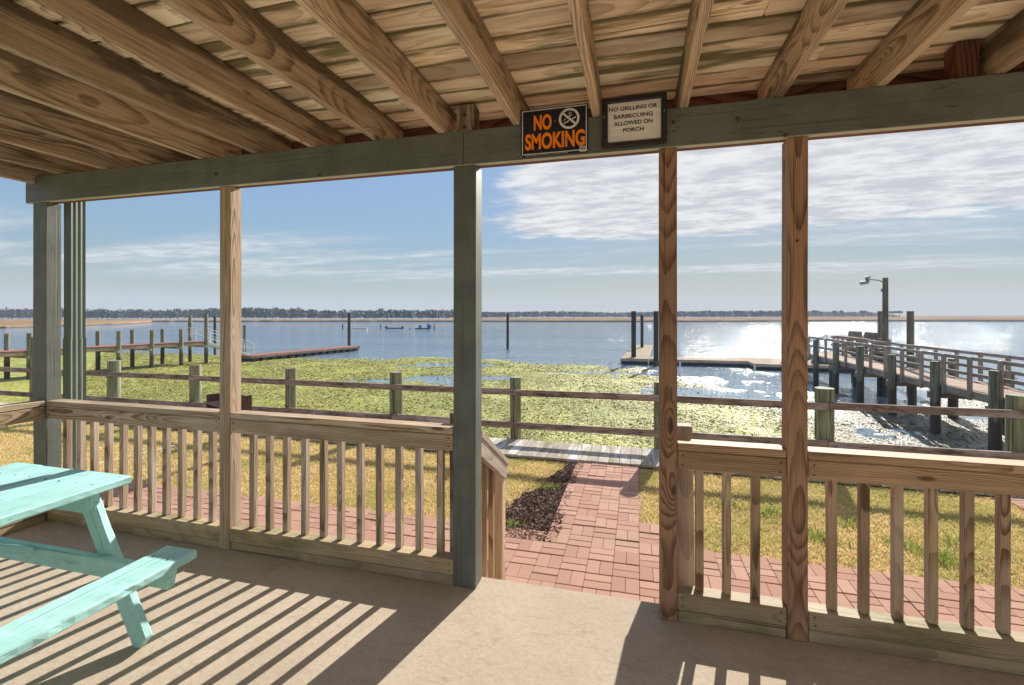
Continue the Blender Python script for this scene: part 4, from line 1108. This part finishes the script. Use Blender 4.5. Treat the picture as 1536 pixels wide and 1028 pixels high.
def tree_mass(name, trees, label, quads=70):
    Vs = []; rn = []; pt = []
    for (x, y, h, w, pn) in trees:
        k = quads; tone = R.random()
        a = NP.uniform(0, 2*math.pi, k); u = NP.uniform(0, 1, k)
        zz = h*(.22+.78*u) if not pn else h*(.62+.36*u)
        rr = w*(.35+.65*np.sqrt(np.clip(1-((u-.35)/.72)**2, 0, 1)))*NP.uniform(.3, 1, k)
        c = np.stack([x+np.cos(a)*rr, y+np.sin(a)*rr, WZ+.4+zz], 1)
        q = NP.normal(size=(k, 3)); q /= np.linalg.norm(q, axis=1)[:, None]; q2 = np.cross(q, NP.normal(size=(k, 3))); q2 /= np.linalg.norm(q2, axis=1)[:, None]
        s1 = NP.uniform(.3, .75, (k, 1))*(h/9)
        Vs.append(np.stack([c-q*s1-q2*s1*.7, c+q*s1-q2*s1*.7, c+q*s1+q2*s1*.7, c-q*s1+q2*s1*.7], 1).reshape(-1, 3))
        rn.append(np.repeat(np.clip(NP.uniform(0, 1, k)*.6+tone*.4, 0, 1), 4)); pt.append(np.full(k*4, tone))
        for j in range(2 if not pn else 1):   # trunk blades
            tx = x+R.uniform(-.4, .4)*w; hh = h*.8; tw = .12*h/9
            for (ex, ey) in ((tw, 0), (0, tw)):
                Vs.append(np.array([(tx-ex, y-ey-w*.6, WZ), (tx+ex, y+ey-w*.6, WZ), (tx+ex*.5, y+ey*.5-w*.4, WZ+hh), (tx-ex*.5, y-ey*.5-w*.4, WZ+hh)])); rn.append(np.full(4, 1.0)); pt.append(np.full(4, .9))
    V = np.concatenate(Vs); n = len(V)//4
    o = raw(name, V, (np.arange(n)*4)[:, None]+np.arange(4)[None, :], M['wood_far'], {'rnd': ('FLOAT', np.concatenate(rn)), 'patch': ('FLOAT', np.concatenate(pt))})
    return tag(o, label, 'woodland', kind='stuff')
prof = [(-200, 465.0), (-60, 465), (30, 464.6), (75, 463.5), (140, 465.5), (240, 466), (300, 464.5), (380, 462.5), (430, 463.6), (480, 466), (600, 465.6), (680, 466), (740, 468.6), (820, 467), (860, 467.2), (920, 468.8), (1000, 467.4), (1080, 466.6), (1170, 466.2), (1216, 466.8), (1240, 467.5), (1262, 468.6), (1300, 467.6), (1318, 469), (1330, 471.5), (1345, 472.2)]
def topy(px):
    for a, c in zip(prof[:-1], prof[1:]):
        if a[0] <= px <= c[0]: return a[1]+(c[1]-a[1])*(px-a[0])/(c[0]-a[0])
    return 470
def dist(px): return 262 if px < 660 else (262+(px-660)*.77 if px < 800 else (372 if px < 1190 else 470))
tr = []
px = -190.0
while px < 700:
    for layer in range(2):
        d = dist(px)*(1+.06*layer+R.uniform(0, .05)); x, y = polar(px+R.uniform(-2, 2), d); zt = CH+(HY-topy(px)+R.gauss(-.6, 1.2))/F*d
        tr.append((x, y, max(2.5, zt-WZ-.4), R.uniform(1.6, 3.0), False))
    px += R.uniform(3.0, 5.0)
tree_mass('far_woodland', tr, 'far wooded shore across the bay on the left')
tr = []; px = 700.0
while px < 1345:
    for layer in range(2):
        d = dist(px)*(1+.06*layer+R.uniform(0, .05)); x, y = polar(px+R.uniform(-2, 2), d); zt = CH+(HY-topy(px)+R.gauss(-.5, .5))/F*d
        tr.append((x, y, max(1.4, zt-WZ-.4), R.uniform(2.4, 4.2), False))
    px += R.uniform(2.0, 3.6)
tree_mass('far_blue_woodland', tr, 'low bluish line of woods on the far shore in the centre and right', 60)
# single flat-topped pines at the right end
for (px, yt, w, lab) in ((1222, 465.6, 4.5, 'first flat topped pine just right of the right reddish post'), (1252, 466.2, 2.6, 'small pine sticking out of the far woods'), (1262, 466, 2.4, 'second small pine sticking out of the far woods'), (1339, 466.8, 4.6, 'broad pine standing apart at the right end of the far woods'), (1349, 466.6, 3.6, 'last slender pine at the right end of the far woods'), (1295, 466.2, 4.0, 'rounded pine left of the lamp pole on the far shore')):
    d = 455; x, y = polar(px, d); h = CH+(HY-yt)/F*d-WZ-.4; k = 90
    t = thing('pine_tree', (x, y, WZ+.4), lab, 'tree', 'pines along the right far shore')
    b = MB(); b.cyl((x, y, WZ), (x, y, WZ+.4+h*.8), .35, .18, n=8); b.build('trunk', PM['black'], t)
    a = NP.uniform(0, 2*math.pi, k); rr = w*.72*NP.uniform(.1, 1, k)**.6; c = np.stack([np.cos(a)*rr, np.sin(a)*rr, h*(.70+.30*NP.uniform(0, 1, k)*(1-(rr/w)**2*.6))], 1)
    q = NP.normal(size=(k, 3)); q /= np.linalg.norm(q, axis=1)[:, None]; q2 = np.cross(q, NP.normal(size=(k, 3))); q2 /= np.linalg.norm(q2, axis=1)[:, None]
    V = np.stack([c-q*.5-q2*.4, c+q*.5-q2*.4, c+q*.5+q2*.4, c-q*.5+q2*.4], 1).reshape(-1, 3)
    o = raw('crown', V, (np.arange(k)*4)[:, None]+np.arange(4)[None, :], M['wood_far'], {'rnd': ('FLOAT', np.repeat(NP.uniform(0, 1, k), 4)), 'patch': ('FLOAT', np.zeros(k*4))}); o.parent = t

# ------------------------------------------------------------------ air
HAZE = True
if HAZE:
    b = MB(); b.box((-700, -40, -4.5), (800, 760, 25), .01, 0)
    hz = b.build('haze', M['alu']); hz['kind'] = 'stuff'; hz['label'] = 'thin bluish air over the bay'; hz['category'] = 'haze'
    m = bpy.data.materials.new('haze_air'); m.use_nodes = True; tt = m.node_tree; tt.nodes.clear()
    oo = tt.nodes.new('ShaderNodeOutputMaterial'); pv = tt.nodes.new('ShaderNodeVolumePrincipled'); pv.inputs['Density'].default_value = .0004
    pv.inputs['Color'].default_value = (.55, .70, .92, 1); pv.inputs['Anisotropy'].default_value = 0
    tt.links.new(pv.outputs[0], oo.inputs['Volume'])
    hz.data.materials.clear(); hz.data.materials.append(m)

# ------------------------------------------------------------------ sun and sky
EL, AZ = rad(27.0), rad(12.8)     # azimuth to the right of +Y
sd = Vector((math.sin(AZ)*math.cos(EL), math.cos(AZ)*math.cos(EL), math.sin(EL)))
ld = bpy.data.lights.new('sun', 'SUN'); ld.energy = 4.5; ld.angle = rad(.5); ld.color = (1, .94, .865)
lo = bpy.data.objects.new('sun', ld); col.objects.link(lo); lo.rotation_euler = (-sd).to_track_quat('-Z', 'Y').to_euler(); lo.location = (5, 20, 15)
w = bpy.data.worlds.new('World'); sc.world = w; w.use_nodes = True; wt = w.node_tree; wt.nodes.clear()
class WNT(NT):
    def __init__(s, tree): s.t = tree
s = WNT(wt)
out = s.n('OutputWorld'); bg = s.n('Background'); wt.links.new(bg.outputs[0], out.inputs[0])
sky = s.n('TexSky', sky_type='NISHITA', sun_disc=False, sun_elevation=EL, sun_rotation=AZ, air_density=1.0, dust_density=.25, ozone_density=2.5)
tc = s.n('TexCoord').outputs['Generated']
sep = s.n('SeparateXYZ'); s.put(sep, 0, tc)
X, Y, Z = sep.outputs
az = s.math('MULTIPLY', s.math('ARCTAN2', X, Y), 57.2958)
el = s.math('MULTIPLY', s.math('ARCSINE', Z), 57.2958)
zc = s.math('MAXIMUM', Z, .02)
cv = s.n('CombineXYZ'); s.put(cv, 0, s.math('DIVIDE', X, s.math('ADD', zc, .05))); s.put(cv, 1, s.math('DIVIDE', Y, s.math('ADD', zc, .05)))
cvo = cv.outputs[0]
mp = s.n('Mapping'); s.put(mp, 'Vector', cvo); mp.inputs['Rotation'].default_value = (0, 0, rad(28)); mp.inputs['Scale'].default_value = (.60, 1.0, 1)
n1 = s.noise(mp.outputs[0], 1.1, 8.0, .60); n2 = s.noise(s.vadd(mp.outputs[0], (9.1, 2.2, 0)), 4.5, 6.0, .65)
# a bank of cloud ahead and to the right, thin cirrus elsewhere
azr = s.ramp(az, -31.0, -3.0, -.36, .22); lowedge = s.ramp(el, 7.0, 10.4, -.6, 0.0); up = s.ramp(el, 17, 30, 0, -.06)
lf = s.ramp(az, -13, -2, -.12, 0)
dens = s.math('ADD', s.math('ADD', n1, azr), s.math('ADD', lowedge, s.math('MULTIPLY', s.math('SUBTRACT', n2, .5), .32)))
dens = s.math('ADD', dens, up)
m1 = s.ramp(dens, .36, .54, 0, .95)
n3 = s.noise(s.vadd(s.vmul(cvo, (.16, .75, 1)), (4.4, .3, 0)), 1.0, 6.0, .6)
band = s.math('MULTIPLY', s.ramp(el, 3.2, 5.0), s.ramp(el, 10, 7.5))
m2 = s.math('MULTIPLY', s.ramp(n3, .44, .64, 0, .62), band)
mm = s.math('MAXIMUM', m1, m2)
shade = s.ramp(s.math('ADD', n2, s.math('MULTIPLY', n1, .5)), .55, .95, .78, 1.06)
ccol = s.n('Mix', data_type='RGBA'); ccol.inputs[6].default_value = (5.4, 5.6, 5.9, 1); ccol.inputs[7].default_value = (7.9, 7.95, 8.0, 1); s.put(ccol, 0, s.ramp(n2, .38, .62))
skc = s.n('HueSaturation'); s.put(skc, 'Color', sky.outputs[0]); skc.inputs['Saturation'].default_value = .98; skc.inputs['Value'].default_value = 1.0
bw = s.n('RGBToBW'); s.put(bw, 0, skc.outputs[0])
gain = s.math('MULTIPLY', s.math('POWER', s.math('MAXIMUM', bw.outputs[0], .05), -.80), 3.0)
vm = s.n('VectorMath', operation='SCALE'); s.put(vm, 0, skc.outputs[0]); s.put(vm, 'Scale', gain)
low_ = s.ramp(el, 6.5, -.5, 0, .75)
clear = s.mix(low_, vm.outputs[0], (4.7, 5.1, 5.5))
cm = s.mix(mm, clear, ccol.outputs[2])
wt.links.new(cm, bg.inputs[0]); bg.inputs[1].default_value = .05

# ------------------------------------------------------------------ render settings
vs = sc.view_settings; vs.view_transform = 'Standard'; vs.look = 'None'; vs.gamma = 1; vs.exposure = 1.15
sc.cycles.use_denoising = True
sc.cycles.max_bounces = 10; sc.cycles.diffuse_bounces = 5; sc.cycles.volume_bounces = 1; sc.cycles.volume_max_steps = 64
sc.cycles.sample_clamp_indirect = 8; sc.cycles.sample_clamp_direct = 0
